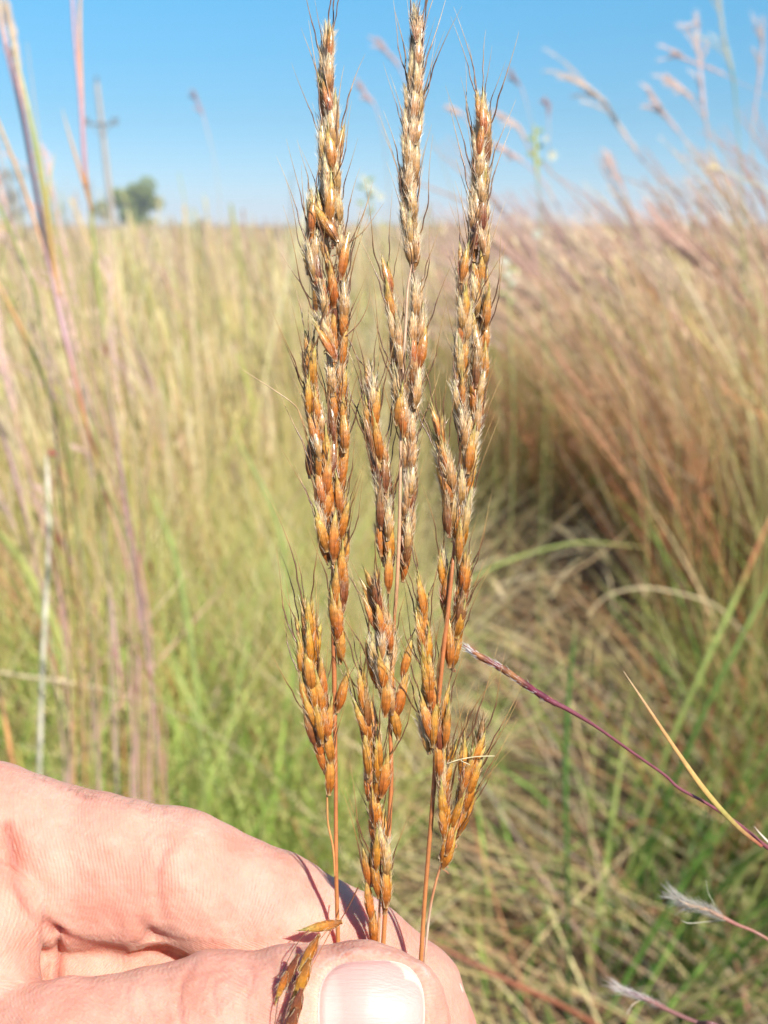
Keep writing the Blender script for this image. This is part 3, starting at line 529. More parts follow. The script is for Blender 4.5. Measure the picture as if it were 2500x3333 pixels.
leaf_thing('pale yellow-green leaf slanting down at the left edge above the hand', [(-20, 1130, 1.6, 1), (30, 1190, 1.6, 5), (80, 1270, 1.6, 6), (120, 1360, 1.6, 6), (150, 1450, 1.6, 5)], [(0, GR), (.3, YG), (1, YG)])
leaf_thing('tan blade crossing diagonally low between the left stalks and the knuckle', [(480, 1270, 1.8, 1), (420, 1340, 1.75, 2.2), (350, 1420, 1.7, 2.4), (260, 1520, 1.65, 2.4)], (.62, .42, .26), .6)
leaf_thing('dead grey straw lying across the left edge above the hand', [(-20, 1448, 1.5, 1.5), (60, 1462, 1.5, 2.6), (140, 1472, 1.5, 3), (230, 1490, 1.5, 1)], PALE, .6)
# many repeated field stalks: two masters, every copy its own thing
def make_field_stalk(col_head, h, seedv):
    rg = np.random.default_rng(seedv); root = empty('field_grass_stalk', (0, 0, 0))
    t = np.linspace(0, 1, 16); pts = np.stack([-.22*h*t**2.2, .02*np.sin(t*5), h*t*(1-.05*t)], -1)
    m = MB(); m.tube(pts, np.interp(t, [0, 1], [.0022, .0010]), lerpc([(0, BROWN), (.35, RUST), (.7, (.64, .36, .22)), (1, col_head)], t), 6); obj('culm', m.build('culm', M_STALK), root)
    top = smooth_poly(pts[11:], 24); th = np.linspace(0, 1, 24); m = MB()
    for k in range(3):
        off = rg.normal(0, .02, 3); sp = top[8:]+off[None]*(np.linspace(0, 1, 16)[:, None]**1.3)*(k+.4)
        m.tube(sp, .0022*np.sin(np.linspace(.1, 3.0, 16)), np.array(col_head)*(1-.1*k), 5); fuzz(m, sp, np.full(16, .001), 110, .014, np.array(col_head)*1.15, hr=.0004, seed=k)
    obj('seed_head', m.build('seed_head', M_STALK), root)
    for k in range(2):
        z0 = rg.uniform(.2, .5)*h; s_ = (-1)**k; l = .28*h; tt = np.linspace(0, 1, 10)
        x0 = np.interp(z0, pts[:, 2], pts[:, 0]); m = MB(); m.tube(np.stack([x0+s_*l*tt*.28, .1*l*tt, z0+l*(tt*1.0-.12*tt**2)], -1), .0017*(1-tt)**.6+.0002, lerpc([(0, RUST), (1, (.62, .36, .2))], tt), 6, flat=.15)
        obj('leaf', m.build('leaf', M_STALK), root)
    return root
fs = [make_field_stalk((.66, .42, .32), 1.30, 1), make_field_stalk((.70, .54, .38), 1.22, 2), make_field_stalk((.54, .36, .31), 1.38, 3)]
used = [False]*3; spots = []
for k in range(195):
    right = k < 160
    d = random.uniform(2.0, 4.6); tx = random.uniform(.13, .56) if right else random.uniform(-.44, -.12)
    if right: d = max(d, float(front_edge(math.atan(tx)))-.5+random.random()*.8)
    spots.append((tx*d, d, right))
for k, (x, y, right) in enumerate(spots):
    j = k % 3; src = fs[j]
    if used[j]:
        o = src.copy(); COL.objects.link(o)
        for ch in src.children:
            c = ch.copy(); COL.objects.link(c); c.parent = o
    else: o = src; used[j] = True
    s_ = random.uniform(.86, 1.06)*((.88+.36*min(max((x/y-.08)/.33, 0), 1)) if right else .88); o.location = (x, y, 0); o.scale = (s_, s_, s_)
    o.rotation_euler = (random.uniform(-.06, .06), random.uniform(-.42, -.08) if right else random.uniform(-.12, .08), random.uniform(-.6, .6))
    look = ('pinkish-tan', 'pale straw-coloured', 'tall mauve-brown')[j]; sd_ = 'right' if right else 'left'
    tag(o, look+' feathery grass stalk standing in the field at the '+sd_, 'grass stalk', look+' grass stalks in the field at the '+sd_)

# ------------------------------------------------------------------ in-focus bits on the right
def purple_raceme():
    c = [(1508, 2100, .186, .14), (1560, 2135, .187, .42), (1640, 2180, .188, .50), (1720, 2235, .189, .50), (1790, 2280, .190, .45), (1850, 2310, .191, .42), (1940, 2365, .193, .28), (2060, 2450, .196, .26), (2160, 2520, .199, .26), (2210, 2565, .20, .27), (2300, 2615, .202, .28), (2400, 2680, .205, .34), (2500, 2760, .208, .42), (2700, 2900, .215, .5), (3100, 3200, .24, .6), (3500, 3700, .34, .8), (3500, 5200, .6, 1)]
    pts, rad = trace(c, 150); t = np.linspace(0, 1, 150)
    g = pts[-1].copy(); g[2] = 0; root = empty('purple_grass_stem', g); tag(root, 'slender purple seed stem entering from the right and ending behind the third held head', 'grass stem')
    seg = 1+.28*np.abs(np.sin(t*62))*(t < .27); C = lerpc([(0, (.22, .06, .04)), (.06, (.34, .14, .05)), (.1, (.18, .03, .04)), (.14, (.34, .15, .05)), (.19, (.15, .02, .04)), (.28, (.20, .055, .07)), (.6, (.23, .07, .09)), (1, (.2, .06, .06))], t)
    C = C*(1-.35*(np.sin(t*62)**8*(t < .27)))[:, None]
    m = MB(); m.tube(pts, rad*seg, C, 10); obj('culm', m.build('culm', M_STEM, g), root)
    m = MB(); fuzz(m, pts[4:42][::-1], rad[4:42], 240, .0028, (.85, .80, .78), hr=.000035, up=.9, seed=4); obj('silky_hair', m.build('silky_hair', M_HAIR, g), root)
    for k in range(9):                                # overlapping scales along the raceme
        i = 3+k*4; q = pts[i:i+6]; off = (UP*(-1)**k)*.00025
        m = MB(); m.tube(q+off, np.array([.05, .38, .45, .4, .3, .08])*.001, lerpc([(0, (.50, .28, .12)), (1, (.25, .05, .07))], np.linspace(0, 1, 6)), 7, flat=.5); obj('spikelet', m.build('spikelet', M_SPIKE, g), root)
    m = MB(); c = [(2030, 2185, .194, .04), (2100, 2290, .195, .22), (2200, 2440, .197, .36), (2300, 2580, .199, .5), (2400, 2690, .202, .42), (2480, 2755, .206, .3)]
    lp, lr = trace(c, 60); m.tube(lp, lr, lerpc([(0, (.60, .42, .24)), (.3, (.62, .33, .13)), (.6, (.60, .38, .12)), (.7, (.42, .35, .10)), (1, (.42, .12, .08))], np.linspace(0, 1, 60)), 8, flat=.3)
    obj('leaf', m.build('leaf', M_STEM, g), root).__setitem__('label', 'tan dry pointed leaf blade')
    m = MB(); lp, lr = trace([(2455, 2690, .204, .03), (2480, 2720, .205, .2), (2520, 2760, .206, .2)], 12); m.tube(lp, lr, (.7, .58, .45), 6, flat=.4); obj('leaf', m.build('leaf', M_STEM, g), root)
purple_raceme()
def fluffy():
    c = [(2190, 2915, .235, .05), (2240, 2945, .235, .35), (2300, 2960, .236, .5), (2350, 2985, .237, .5), (2400, 3010, .238, .4), (2450, 3030, .239, .35), (2520, 3070, .24, .4), (2700, 3180, .25, .5), (3200, 3700, .35, .8), (3300, 5200, .6, 1)]
    pts, rad = trace(c, 120); g = pts[-1].copy(); g[2] = 0
    root = empty('fluffy_grass_stem', g); tag(root, 'small white fluffy seed head poking in from the right edge near the bottom', 'grass head')
    m = MB(); m.tube(pts, rad, lerpc([(0, (.55, .42, .30)), (.2, (.5, .30, .18)), (.4, (.35, .15, .12)), (1, (.35, .2, .12))], np.linspace(0, 1, 120)), 8); obj('culm', m.build('culm', M_STEM, g), root)
    m = MB(); fuzz(m, pts[0:44][::-1], rad[0:44], 380, .0042, (.52, .48, .42), hr=.00004, up=.66, seed=9)
    obj('silky_hair', m.build('silky_hair', M_HAIR, g), root)
    m = MB(); lp, lr = trace([(2298, 2865, .233, .03), (2305, 2905, .233, .07), (2325, 2945, .234, .09), (2320, 2965, .235, .08)], 14); m.tube(lp, lr, (.62, .62, .42), 5)
    lp, lr = trace([(2215, 2995, .234, .03), (2245, 3005, .234, .12), (2300, 3000, .235, .1), (2360, 2995, .236, .1)], 14); m.tube(lp, lr, (.6, .55, .40), 5); obj('scale', m.build('scale', M_SPIKE, g), root)
    c = [(2000, 3208, .27, .05), (2045, 3230, .27, .4), (2110, 3255, .27, .6), (2180, 3290, .272, .6), (2260, 3325, .275, .55), (2400, 3380, .28, .5), (2900, 3800, .38, .8), (3000, 5200, .6, 1)]
    pts, rad = trace(c, 110); g = pts[-1].copy(); g[2] = 0
    root = empty('dark_grass_stem', g); tag(root, 'dark purple seed stem tip with fine hairs at the bottom edge, right of the hand', 'grass head')
    t = np.linspace(0, 1, 110); m = MB(); m.tube(pts, rad*(1+.25*np.abs(np.sin(t*70))*(t < .4)), lerpc([(0, (.35, .25, .2)), (.15, (.16, .08, .10)), (.3, (.25, .12, .1)), (1, (.2, .08, .09))], t), 8); obj('culm', m.build('culm', M_STEM, g), root)
    m = MB(); fuzz(m, pts[0:50][::-1], rad[0:50], 260, .004, (.66, .60, .55), hr=.00004, up=.8, seed=10); obj('silky_hair', m.build('silky_hair', M_HAIR, g), root)
    m = MB(); lp, lr = trace([(2040, 3300, .268, .25), (2060, 3270, .268, .2), (2085, 3255, .27, .2)], 10); m.tube(lp, lr, (.55, .45, .3), 6, flat=.4); obj('scale', m.build('scale', M_SPIKE, g), root)
fluffy()

# ------------------------------------------------------------------ the hand: one continuous surface from a blended distance field
MM = .001
CH = []   # (a, b, ra, rb, k, group)
def cam_mm(px, py, d): return np.array([(px-CX)*d/F, (CY-py)*d/F, d])     # camera-axis millimetres
def chain(rows, k=1.5):
    for (x0, y0, d0, r0), (x1, y1, d1, r1) in zip(rows[:-1], rows[1:]):
        CH.append((cam_mm(x0, y0, d0), cam_mm(x1, y1, d1), r0, r1, k))
# back of hand, palm, wrist
chain([(-500, 2850, 196, 15), (-800, 3500, 200, 18), (-1300, 3700, 196, 20)], 6)
chain([(-700, 2950, 205, 14), (-900, 3900, 208, 16)], 6)
chain([(-650, 3300, 188, 15), (-1300, 3700, 190, 20), (-2300, 4050, 186, 25), (-2900, 4300, 184, 27)], 8)
# middle, ring, little finger curled below and behind
chain([(-500, 3050, 200, 12), (60, 3190, 188, 9.6), (440, 3220, 189, 9.6), (680, 3230, 193, 9.6), (760, 3420, 195, 9), (640, 3640, 194, 8)], .7)
chain([(-550, 3450, 212, 11.5), (100, 3560, 214, 10), (480, 3680, 212, 9.4), (520, 3900, 206, 8.6), (350, 4000, 200, 7.6)], 2)
chain([(-650, 3800, 214, 10.5), (-50, 3960, 214, 9), (250, 4060, 212, 8.2), (250, 4220, 206, 7.6), (100, 4280, 201, 6.8)], 2)
# index finger
chain([(-560, 2700, 186, 14), (-60, 2722, 187, 12.2), (340, 2812, 189, 11.2), (580, 2858, 190, 11.3), (880, 2982, 191, 10.7), (1140, 3110, 191.5, 10.1), (1330, 3250, 191.5, 9.4), (1402, 3370, 191.5, 8.4)], 2.2)
chain([(150, 2905, 185, 8.6), (430, 2935, 186, 8.2)], 2.5)               # pad between the first creases
chain([(690, 2960, 187, 8.2), (960, 3080, 188, 8.2)], 3)                 # middle pad
# web and thumb base
chain([(-300, 2900, 178, 13), (-95, 3010, 176, 11.6), (-60, 3200, 172, 9)], .9)
chain([(-900, 3650, 190, 17), (-450, 3560, 172, 14), (190, 3438, 165, 10.3), (700, 3352, 169, 10.8)], 2.5)
# thumb end
chain([(700, 3352, 169, 10.9), (960, 3312, 170.5, 10.2), (1180, 3300, 171, 10.1), (1258, 3312, 171, 9.8)], 2.5)
chain([(1000, 3350, 170.5, 9.6), (1230, 3360, 171, 9.2)], 2.5)
def sdf(p, dst=None):
    out = np.full(p.shape[:-1], 1e3, np.float32)
    for a, b, ra, rb, k in CH:
        ba = b-a; h = np.clip(((p-a)@ba)/(ba@ba), 0, 1)
        d = np.linalg.norm(p-a-h[..., None]*ba, axis=-1)-(ra+(rb-ra)*h)
        hh = np.clip(.5+.5*(out-d)/k, 0, 1); out = out*(1-hh)+d*hh-k*hh*(1-hh)
    return out
def surf_depth(px, py, d0=140., d1=215.):
    px = np.atleast_1d(np.asarray(px, float)); py = np.atleast_1d(np.asarray(py, float)); d = np.full(px.shape, d0)
    for _ in range(70):
        q = np.stack([(px-CX)*d/F, (CY-py)*d/F, d], -1); s_ = sdf(q); d = d+s_*.85
    return d
def make_hand():
    h = .62
    lo = np.array([-215., -175., 150.]); hi = np.array([24., -34., 234.])
    nx, ny, nz = [int(v) for v in (hi-lo)/h]
    xs, ys, zs = [lo[i]+h*np.arange(m_) for i, m_ in enumerate((nx, ny, nz))]
    G = np.full((nx, ny, nz), 50., np.float32)
    for a, b, ra, rb, k in CH:
        r_ = max(ra, rb)+k+2; mn = np.minimum(a, b)-r_; mx = np.maximum(a, b)+r_
        i0 = np.clip(((mn-lo)/h).astype(int), 0, [nx, ny, nz]); i1 = np.clip(((mx-lo)/h).astype(int)+1, 0, [nx, ny, nz])
        sl = tuple(slice(u, v) for u, v in zip(i0, i1))
        Xg, Yg, Zg = xs[sl[0]][:, None, None], ys[sl[1]][None, :, None], zs[sl[2]][None, None]
        ba = b-a; hh = ((Xg-a[0])*ba[0]+(Yg-a[1])*ba[1]+(Zg-a[2])*ba[2])/(ba@ba); hh = np.clip(hh, 0, 1).astype(np.float32)
        d = np.sqrt((Xg-a[0]-hh*ba[0])**2+(Yg-a[1]-hh*ba[1])**2+(Zg-a[2]-hh*ba[2])**2)-(ra+(rb-ra)*hh)
        o_ = G[sl]; q = np.clip(.5+.5*(o_-d)/k, 0, 1); G[sl] = o_*(1-q)+d*q-k*q*(1-q)
    ins = G < 0
    cnt = np.zeros((nx-1, ny-1, nz-1), np.int8)
    for dx in (0, 1):
        for dy in (0, 1):
            for dz in (0, 1): cnt += ins[dx:nx-1+dx, dy:ny-1+dy, dz:nz-1+dz]
    act = np.argwhere((cnt > 0) & (cnt < 8)); ids = np.full(cnt.shape, -1, np.int64); ids[tuple(act.T)] = np.arange(len(act))
    acc = np.zeros((len(act), 3)); num = np.zeros(len(act))
    corners = [(x, y, z) for x in (0, 1) for y in (0, 1) for z in (0, 1)]
    val = {c: G[act[:, 0]+c[0], act[:, 1]+c[1], act[:, 2]+c[2]] for c in corners}
    for c in corners:
        for ax in range(3):
            if c[ax] == 0:
                e = list(c); e[ax] = 1; e = tuple(e); v0, v1 = val[c], val[e]; mk = (v0 < 0) != (v1 < 0)
                t = np.where(mk, v0/np.where(mk, v0-v1, 1), 0); pos = np.tile(np.array(c, float), (len(act), 1)); pos[:, ax] += t
                acc[mk] += pos[mk]; num[mk] += 1
    V = lo+h*(act+acc/num[:, None])
    Qs = []
    for ax in range(3):
        a1, a2 = (ax+1) % 3, (ax+2) % 3
        s0 = [slice(None)]*3; s1 = [slice(None)]*3; s0[ax] = slice(0, -1); s1[ax] = slice(1, None)
        A, B = ins[tuple(s0)], ins[tuple(s1)]; e = np.argwhere(A != B); e = e[(e[:, a1] > 0) & (e[:, a2] > 0) & (e[:, a1] < ins.shape[a1]-1) & (e[:, a2] < ins.shape[a2]-1)]
        def cell(o1, o2):
            q = e.copy(); q[:, a1] -= o1; q[:, a2] -= o2; return ids[tuple(q.T)]
        q = np.stack([cell(1, 1), cell(0, 1), cell(0, 0), cell(1, 0)], -1); fl = ~A[tuple(e.T)]
        q[fl] = q[fl][:, ::-1]; Qs.append(q)
    Q = np.vstack(Qs)
    # surface gradient as normal
    def grad(p, e=.4):
        g = np.stack([sdf(p+np.eye(3)[i]*e)-sdf(p-np.eye(3)[i]*e) for i in range(3)], -1); return g/(np.linalg.norm(g, axis=1)[:, None]+1e-9)
    Nn = grad(V)
    px = CX+F*V[:, 0]/V[:, 2]; py = CY-F*V[:, 1]/V[:, 2]; front = np.clip(-Nn[:, 2]*3, 0, 1)
    thumb = (V[:, 2] < 181) & (py > 3060) & ((px > 420) | (py > 3180))
    disp = np.zeros(len(V)); red = np.zeros(len(V))
    def crease(pl, depth, wpx, mask, redv=.5, bulge=0):
        nonlocal disp, red
        pl = smooth_poly(pl, 30); dm = np.full(len(V), 1e9)
        for (x0, y0), (x1, y1) in zip(pl[:-1], pl[1:]):
            dx, dy = x1-x0, y1-y0; t = np.clip(((px-x0)*dx+(py-y0)*dy)/(dx*dx+dy*dy+1e-9), 0, 1)
            dm = np.minimum(dm, np.hypot(px-x0-t*dx, py-y0-t*dy))
        g = np.exp(-(dm/wpx)**2)*front*mask
        disp -= depth*g; disp += bulge*np.exp(-((dm-wpx*2.6)/(wpx*1.4))**2)*front*mask; red = np.maximum(red, redv*np.exp(-(dm/(wpx*.8))**2)*front*mask)
    ix = ~thumb
    # index finger creases
    crease([(535, 2770), (518, 2830), (515, 2900), (530, 2980)], .38, 16, ix, .25, .08)
    crease([(560, 2750), (525, 2800), (500, 2870)], .2, 12, ix, .15)
    crease([(490, 3050), (560, 3090), (620, 3130)], .9, 26, ix, .6, .2)
    crease([(460, 3000), (500, 3060), (480, 3110)], .5, 20, ix, .35, .1)
    crease([(1000, 2860), (1040, 2930), (1070, 3010)], .30, 20, ix, .2, .05)
    crease([(25, 2690), (45, 2800), (75, 2900), (130, 2985), (190, 3040)], .9, 20, ix, .9, .1)
    crease([(190, 3040), (300, 3085), (420, 3095), (560, 3100)], .6, 18, ix, .9, .05)
    crease([(190, 3045), (188, 3120), (184, 3205)], .9, 14, ix, .9, .12)
    crease([(190, 3080), (150, 3150), (130, 3205)], .35, 12, ix, .4)
    for x_ in (540, 570, 600): crease([(x_, 2600), (x_+6, 2625), (x_-4, 2650)], .25, 9, ix, .2)
    # thumb knuckle creases
    crease([(640, 3130), (600, 3190), (585, 3260), (600, 3340)], .30, 10, thumb, .5, .06)
    crease([(720, 3140), (745, 3180), (700, 3200), (705, 3300)], .20, 9, thumb, .35, .05)
    crease([(800, 3110), (830, 3190), (800, 3260), (810, 3340)], .20, 9, thumb, .35, .05)
    crease([(620, 3180), (700, 3160), (800, 3175)], .14, 9, thumb, .2)
    crease([(420, 3220), (415, 3280), (440, 3340)], .2, 12, thumb, .25)
    crease([(0, 3190), (150, 3215), (300, 3225), (440, 3200)], .0, 14, thumb, .0)
    crease([(520, 3180), (470, 3220), (500, 3300)], .14, 10, thumb, .2)
    crease([(880, 3110), (900, 3200), (880, 3330)], .12, 12, thumb, .15)
    # nail bed: skin folds round the plate
    nx_, ny_ = (px-1212)/176., (py-3292)/172.
    sd_ = (np.abs(nx_)**3.2+np.abs(ny_)**2.8)**(1/3.)
    nm = thumb & (front > .02) & (px > 950)
    disp -= .75*np.clip((1.02-sd_)/.07, 0, 1)*nm
    disp += .2*np.exp(-((sd_-1.1)/.09)**2)*nm*np.clip(front*3, 0, 1)
    # lumpy flesh
    disp += .22*np.sin(px*.021+py*.013)*np.sin(py*.019-px*.006)+.10*np.sin(px*.05)*np.sin(py*.043)
    V2 = V+Nn*disp[:, None]
    n3 = .5+.5*np.sin(px*.011+1.3*np.sin(py*.009))*np.sin(py*.012+1)
    skin_b = np.array([.62, .36, .27]); skin_r = np.array([.50, .19, .14]); skin_p = np.array([.61, .295, .225])
    C = skin_b[None]*(1-n3[:, None]*.5)+skin_p[None]*n3[:, None]*.5
    C = C*(1-red[:, None])+skin_r*red[:, None]
    tip = np.clip((px-1300)/250, 0, 1)*ix; C = C*(1-.4*tip[:, None])+np.array([.52, .23, .17])*.4*tip[:, None]
    dry = np.exp(-((sd_-1.10)/.05)**2)*nm*(py < 3180)*(np.sin(px*.13)*np.sin(px*.31+py*.2) > -.2); C = C*(1-.6*dry[:, None])+np.array([.64, .54, .46])*.6*dry[:, None]
    W = CP+MM*(V2[:, 0:1]*RT+V2[:, 1:2]*UP+V2[:, 2:3]*FW)
    org = CP+MM*(RT*-150+UP*-130+FW*190)
    me = mesh_np('hand', W-org, Q, C, M_SKIN)
    # ridge coordinate: millimetres along each digit, for the fingerprint bands
    ra = me.attributes.new('ridge', 'FLOAT_VECTOR', 'POINT')
    along = np.where(thumb, V[:, 0]*.5+V[:, 1]*1.3, V[:, 0]*.93-V[:, 1]*.35+6*np.sin(V[:, 1]*.12)); rv = np.stack([along*.62, V[:, 1]*.5, V[:, 2]*.5], -1)
    ra.data.foreach_set('vector', rv.astype(np.float32).ravel())
    o = obj('hand', me); o.location = org
    tag(o, 'fair-skinned hand pinching the three grass heads between thumb and index finger', 'hand')
    # thumbnail
    nu, nv = 54, 46
    u, v = np.meshgrid(np.linspace(-1, 1, nu), np.linspace(-1, 1, nv), indexing='ij')
    sq = np.maximum(np.abs(u), np.abs(v)); nrm = (np.abs(u)**3.2+np.abs(v)**2.8)**(1/3.); s_ = np.where(nrm > 1e-6, sq/np.maximum(nrm, 1e-6), 1)
    PX = 1212+176*u*s_*1.0; PY = 3292+172*v*s_
    D_ = surf_depth(PX.ravel(), PY.ravel())
    p = np.stack([(PX.ravel()-CX)*D_/F, (CY-PY.ravel())*D_/F, D_], -1); nn = grad(p)
    edge = np.clip((1-sq.ravel())/.12, 0, 1)
    p = p+nn*(-.35+.5*edge**.6)[:, None]
    p2 = p-nn*.45
    W = CP+MM*(np.vstack([p, p2]) @ np.stack([RT, UP, FW]))
    i = (np.arange(nu-1)[:, None]*nv+np.arange(nv-1)[None]).ravel(); Qa = np.stack([i, i+1, i+nv+1, i+nv], -1)
    # rim
    per = np.concatenate([np.arange(nv), np.arange(1, nu)*nv+nv-1, (nu-1)*nv+np.arange(nv-2, -1, -1), np.arange(nu-2, 0, -1)*nv]); pn = np.roll(per, -1)
    Qr = np.stack([per, pn, pn+nu*nv, per+nu*nv], -1); Qb = Qa[:, ::-1]+nu*nv
    uu = (u*s_).ravel(); vv = (v*s_).ravel()
    cn = np.array([.58, .34, .29])[None]*np.ones((nu*nv, 1)); fe = np.clip((nrm.ravel()-.93)/.035, 0, 1)*(uu > .35)
    lun = np.clip((-.52-uu-.25*vv**2)/.12, 0, 1); cn = cn*(1-.45*lun[:, None])+np.array([.62, .45, .38])*.45*lun[:, None]
    cn = cn*(1-fe[:, None])+np.array([.70, .58, .44])*fe[:, None]
    me = mesh_np('thumbnail', W-org, np.vstack([Qa, Qb, Qr]), np.vstack([cn, cn]), M_NAIL)
    obj('thumbnail', me, o)
    # sliver of index nail at the far side of the fingertip
    m = MB(); pl = smooth_poly([(1460, 3166), (1480, 3184), (1496, 3207), (1506, 3232)], 14)
    q = np.array([P(x, y, .1895) for x, y in pl]); m.tube(q, np.array([.02]+[.3]*12+[.02])*MM, (.60, .42, .34), 6, flat=2.0)
    obj('index_fingernail', m.build('index_fingernail', M_NAIL, org), o)
    # fine hairs on the back of the finger base
    m = MB(); rg = np.random.default_rng(3)
    for k in range(75):
        x = rg.uniform(60, 560); f_ = np.interp(x, [60, 150, 300, 480, 560], [.1, 1, 1, .7, .2])
        if rg.random() > f_: continue
        y0 = np.interp(x, [0, 160, 330, 500, 600], [2500, 2560, 2602, 2625, 2640])+rg.uniform(-3, 24); D0 = rg.uniform(.1845, .1875)
        dx = rg.uniform(5, 75)*(1 if rg.random() < .75 else -1); l = rg.uniform(25, 75)
        hp, hr = trace([(x, y0, D0*1, .022), (x+dx*.3, y0-l*.55, D0-.001, .02), (x+dx, y0-l*.8, D0-.002, .008)], 7)
        m.tube(hp, hr, (.62, .48, .34), 3)
    obj('finger_hair', m.build('finger_hair', M_HAIR, org), o)
    return o
make_hand()

# ------------------------------------------------------------------ spikelets
AMB = [(0, (.60, .36, .14)), (.05, (.52, .28, .08)), (.08, (.36, .12, .02)), (.3, (.58, .185, .022)), (.55, (.68, .275, .035)), (.78, (.70, .42, .085)), (1, (.52, .47, .15))]
PAL = [(0, (.52, .34, .16)), (.08, (.36, .17, .05)), (.35, (.64, .33, .10)), (.65, (.76, .50, .21)), (.85, (.70, .56, .26)), (1, (.56, .50, .20))]
DRK = [(0, (.45, .22, .10)), (.1, (.25, .07, .025)), (.5, (.34, .12, .03)), (.8, (.42, .22, .07)), (1, (.35, .22, .10))]
def spikelet_mesh(kind, sv):
    rg = np.random.default_rng(sv); ramp = {'amber': AMB, 'pale': PAL, 'dark': DRK}[kind]
    L_ = .0074*rg.uniform(.88, 1.14); W_ = .00077*rg.uniform(.88, 1.12)*(.92 if kind == 'pale' else 1)
    m = MB()
    def glume(Lg, Wg, span, rot, off, lift, kk=15, nr=16, tipc=0., shade=1.):
        t = np.linspace(0, 1, nr)
        prof = np.interp(t, [0, .03, .07, .18, .38, .6, .8, .92, 1], [.42, .5, .40, .78, 1, .86, .48, .2, .03])
        th = np.linspace(-span/2, span/2, kk)+rot; full = span > 6
        rr = Wg*prof[:, None]*(1+.05*np.cos(9*th)[None]*(prof[:, None]**.5))
        X_ = rr*np.cos(th)[None]; Y_ = rr*np.sin(th)[None]*.78; Z_ = np.broadcast_to((t*Lg)[:, None], X_.shape)+off
        curve = lift*t[:, None]**2; X_ = X_+curve*math.cos(rot); Y_ = Y_+curve*math.sin(rot)
        V = np.stack([X_, Y_, Z_], -1).reshape(-1, 3)
        i = (np.arange(nr-1)[:, None]*kk+np.arange(kk-1)[None]).ravel()
        Q = np.stack([i, i+1, i+kk+1, i+kk], -1)
        C = lerpc(ramp, np.clip(t+tipc, 0, 1))[:, None]*np.ones((1, kk, 1))*shade*1.0
        edge = np.abs(np.linspace(-1, 1, kk))**4*(0 if full else .45)
        ramp_y = (np.cos(9*th)*.5+.5)[None, :, None]*.14*np.array([1, 1.1, 1])
        C = C*(1-.10+ramp_y)*(1-edge[None, :, None]*np.array([.35, .55, .7])[None, None])
        m.add(V, Q, C.reshape(-1, 3))
    glume(L_*.94, W_*.92, 2*math.pi+.001, 0, 0, 0, 17)
    a0 = rg.uniform(-.5, .5)
    glume(L_, W_*1.04, 3.3, a0-math.pi/2-.5, 0, -.00008, tipc=.02)
    glume(L_*1.02, W_*1.02, 2.9, a0+math.pi/2-.4, .00004, .0001, tipc=.08)
    glume(L_*.86, W_*1.13, 1.7, a0-math.pi/2+.75, .00002, rg.uniform(-.0001, .0002), kk=9, tipc=.0, shade=.9)
    if rg.random() < .4: glume(L_*1.1, W_*.55, 2.4, a0-math.pi/2, .0002, .0003, kk=9, tipc=.12)
    V = np.vstack(m.v); b = rg.normal(0, .00016); zz = V[:, 2]/L_
    me = m.build('spikelet', M_SPIKE)
    co = V.copy(); co[:, 0] += b*zz**2*3; me.vertices.foreach_set('co', co.astype(np.float32).ravel()); me.update()
    # hair tuft
    nh = {'amber': 70, 'pale': 110, 'dark': 60}[kind]
    h_ = MB(); z = rg.uniform(0, 1, nh)**(1.3 if kind != 'pale' else .9)*L_*.88; th = rg.uniform(0, 2*math.pi, nh)
    if kind != 'pale': th = np.where(rg.random(nh) < .6, np.where(rg.random(nh) < .5, 0, math.pi)+rg.normal(0, .35, nh), th)
    pr = np.interp(z/L_, [0, .07, .18, .38, .6, .8, 1], [.5, .4, .78, 1, .86, .48, .03])*W_
    d = np.stack([np.cos(th), np.sin(th)*.78, th*0], -1); p = d*pr[:, None]+np.stack([b*(z/L_)**2*3, z*0, z], -1)
    ln = rg.uniform(.0008, .0022, nh)[:, None]*(1.05 if kind == 'pale' else .85)
    out = rg.uniform(.05, .38, nh)[:, None]; v = np.array([0, 0, 1.])+d*out+rg.normal(0, .08, (nh, 3)); v /= np.linalg.norm(v, axis=1)[:, None]
    p1 = p+v*ln*.5; p2 = p+v*ln+d*ln*.08
    Wd = np.cross(v, rg.normal(size=(nh, 3))); Wd /= np.linalg.norm(Wd, axis=1)[:, None]; Wd *= .000036
    VV = np.stack([p-Wd, p+Wd, p1-Wd*.8, p1+Wd*.8, p2-Wd*.2, p2+Wd*.2], 1).reshape(-1, 3); b_ = np.arange(nh)[:, None]*6
    h_.add(VV, np.stack([b_, b_+1, b_+3, b_+2, b_+2, b_+3, b_+5, b_+4], -1).reshape(-1, 4), np.array([.78, .58, .34]) if kind != 'pale' else np.array([.90, .76, .55]))
    return me, h_.build('silky_hair', M_HAIR), L_
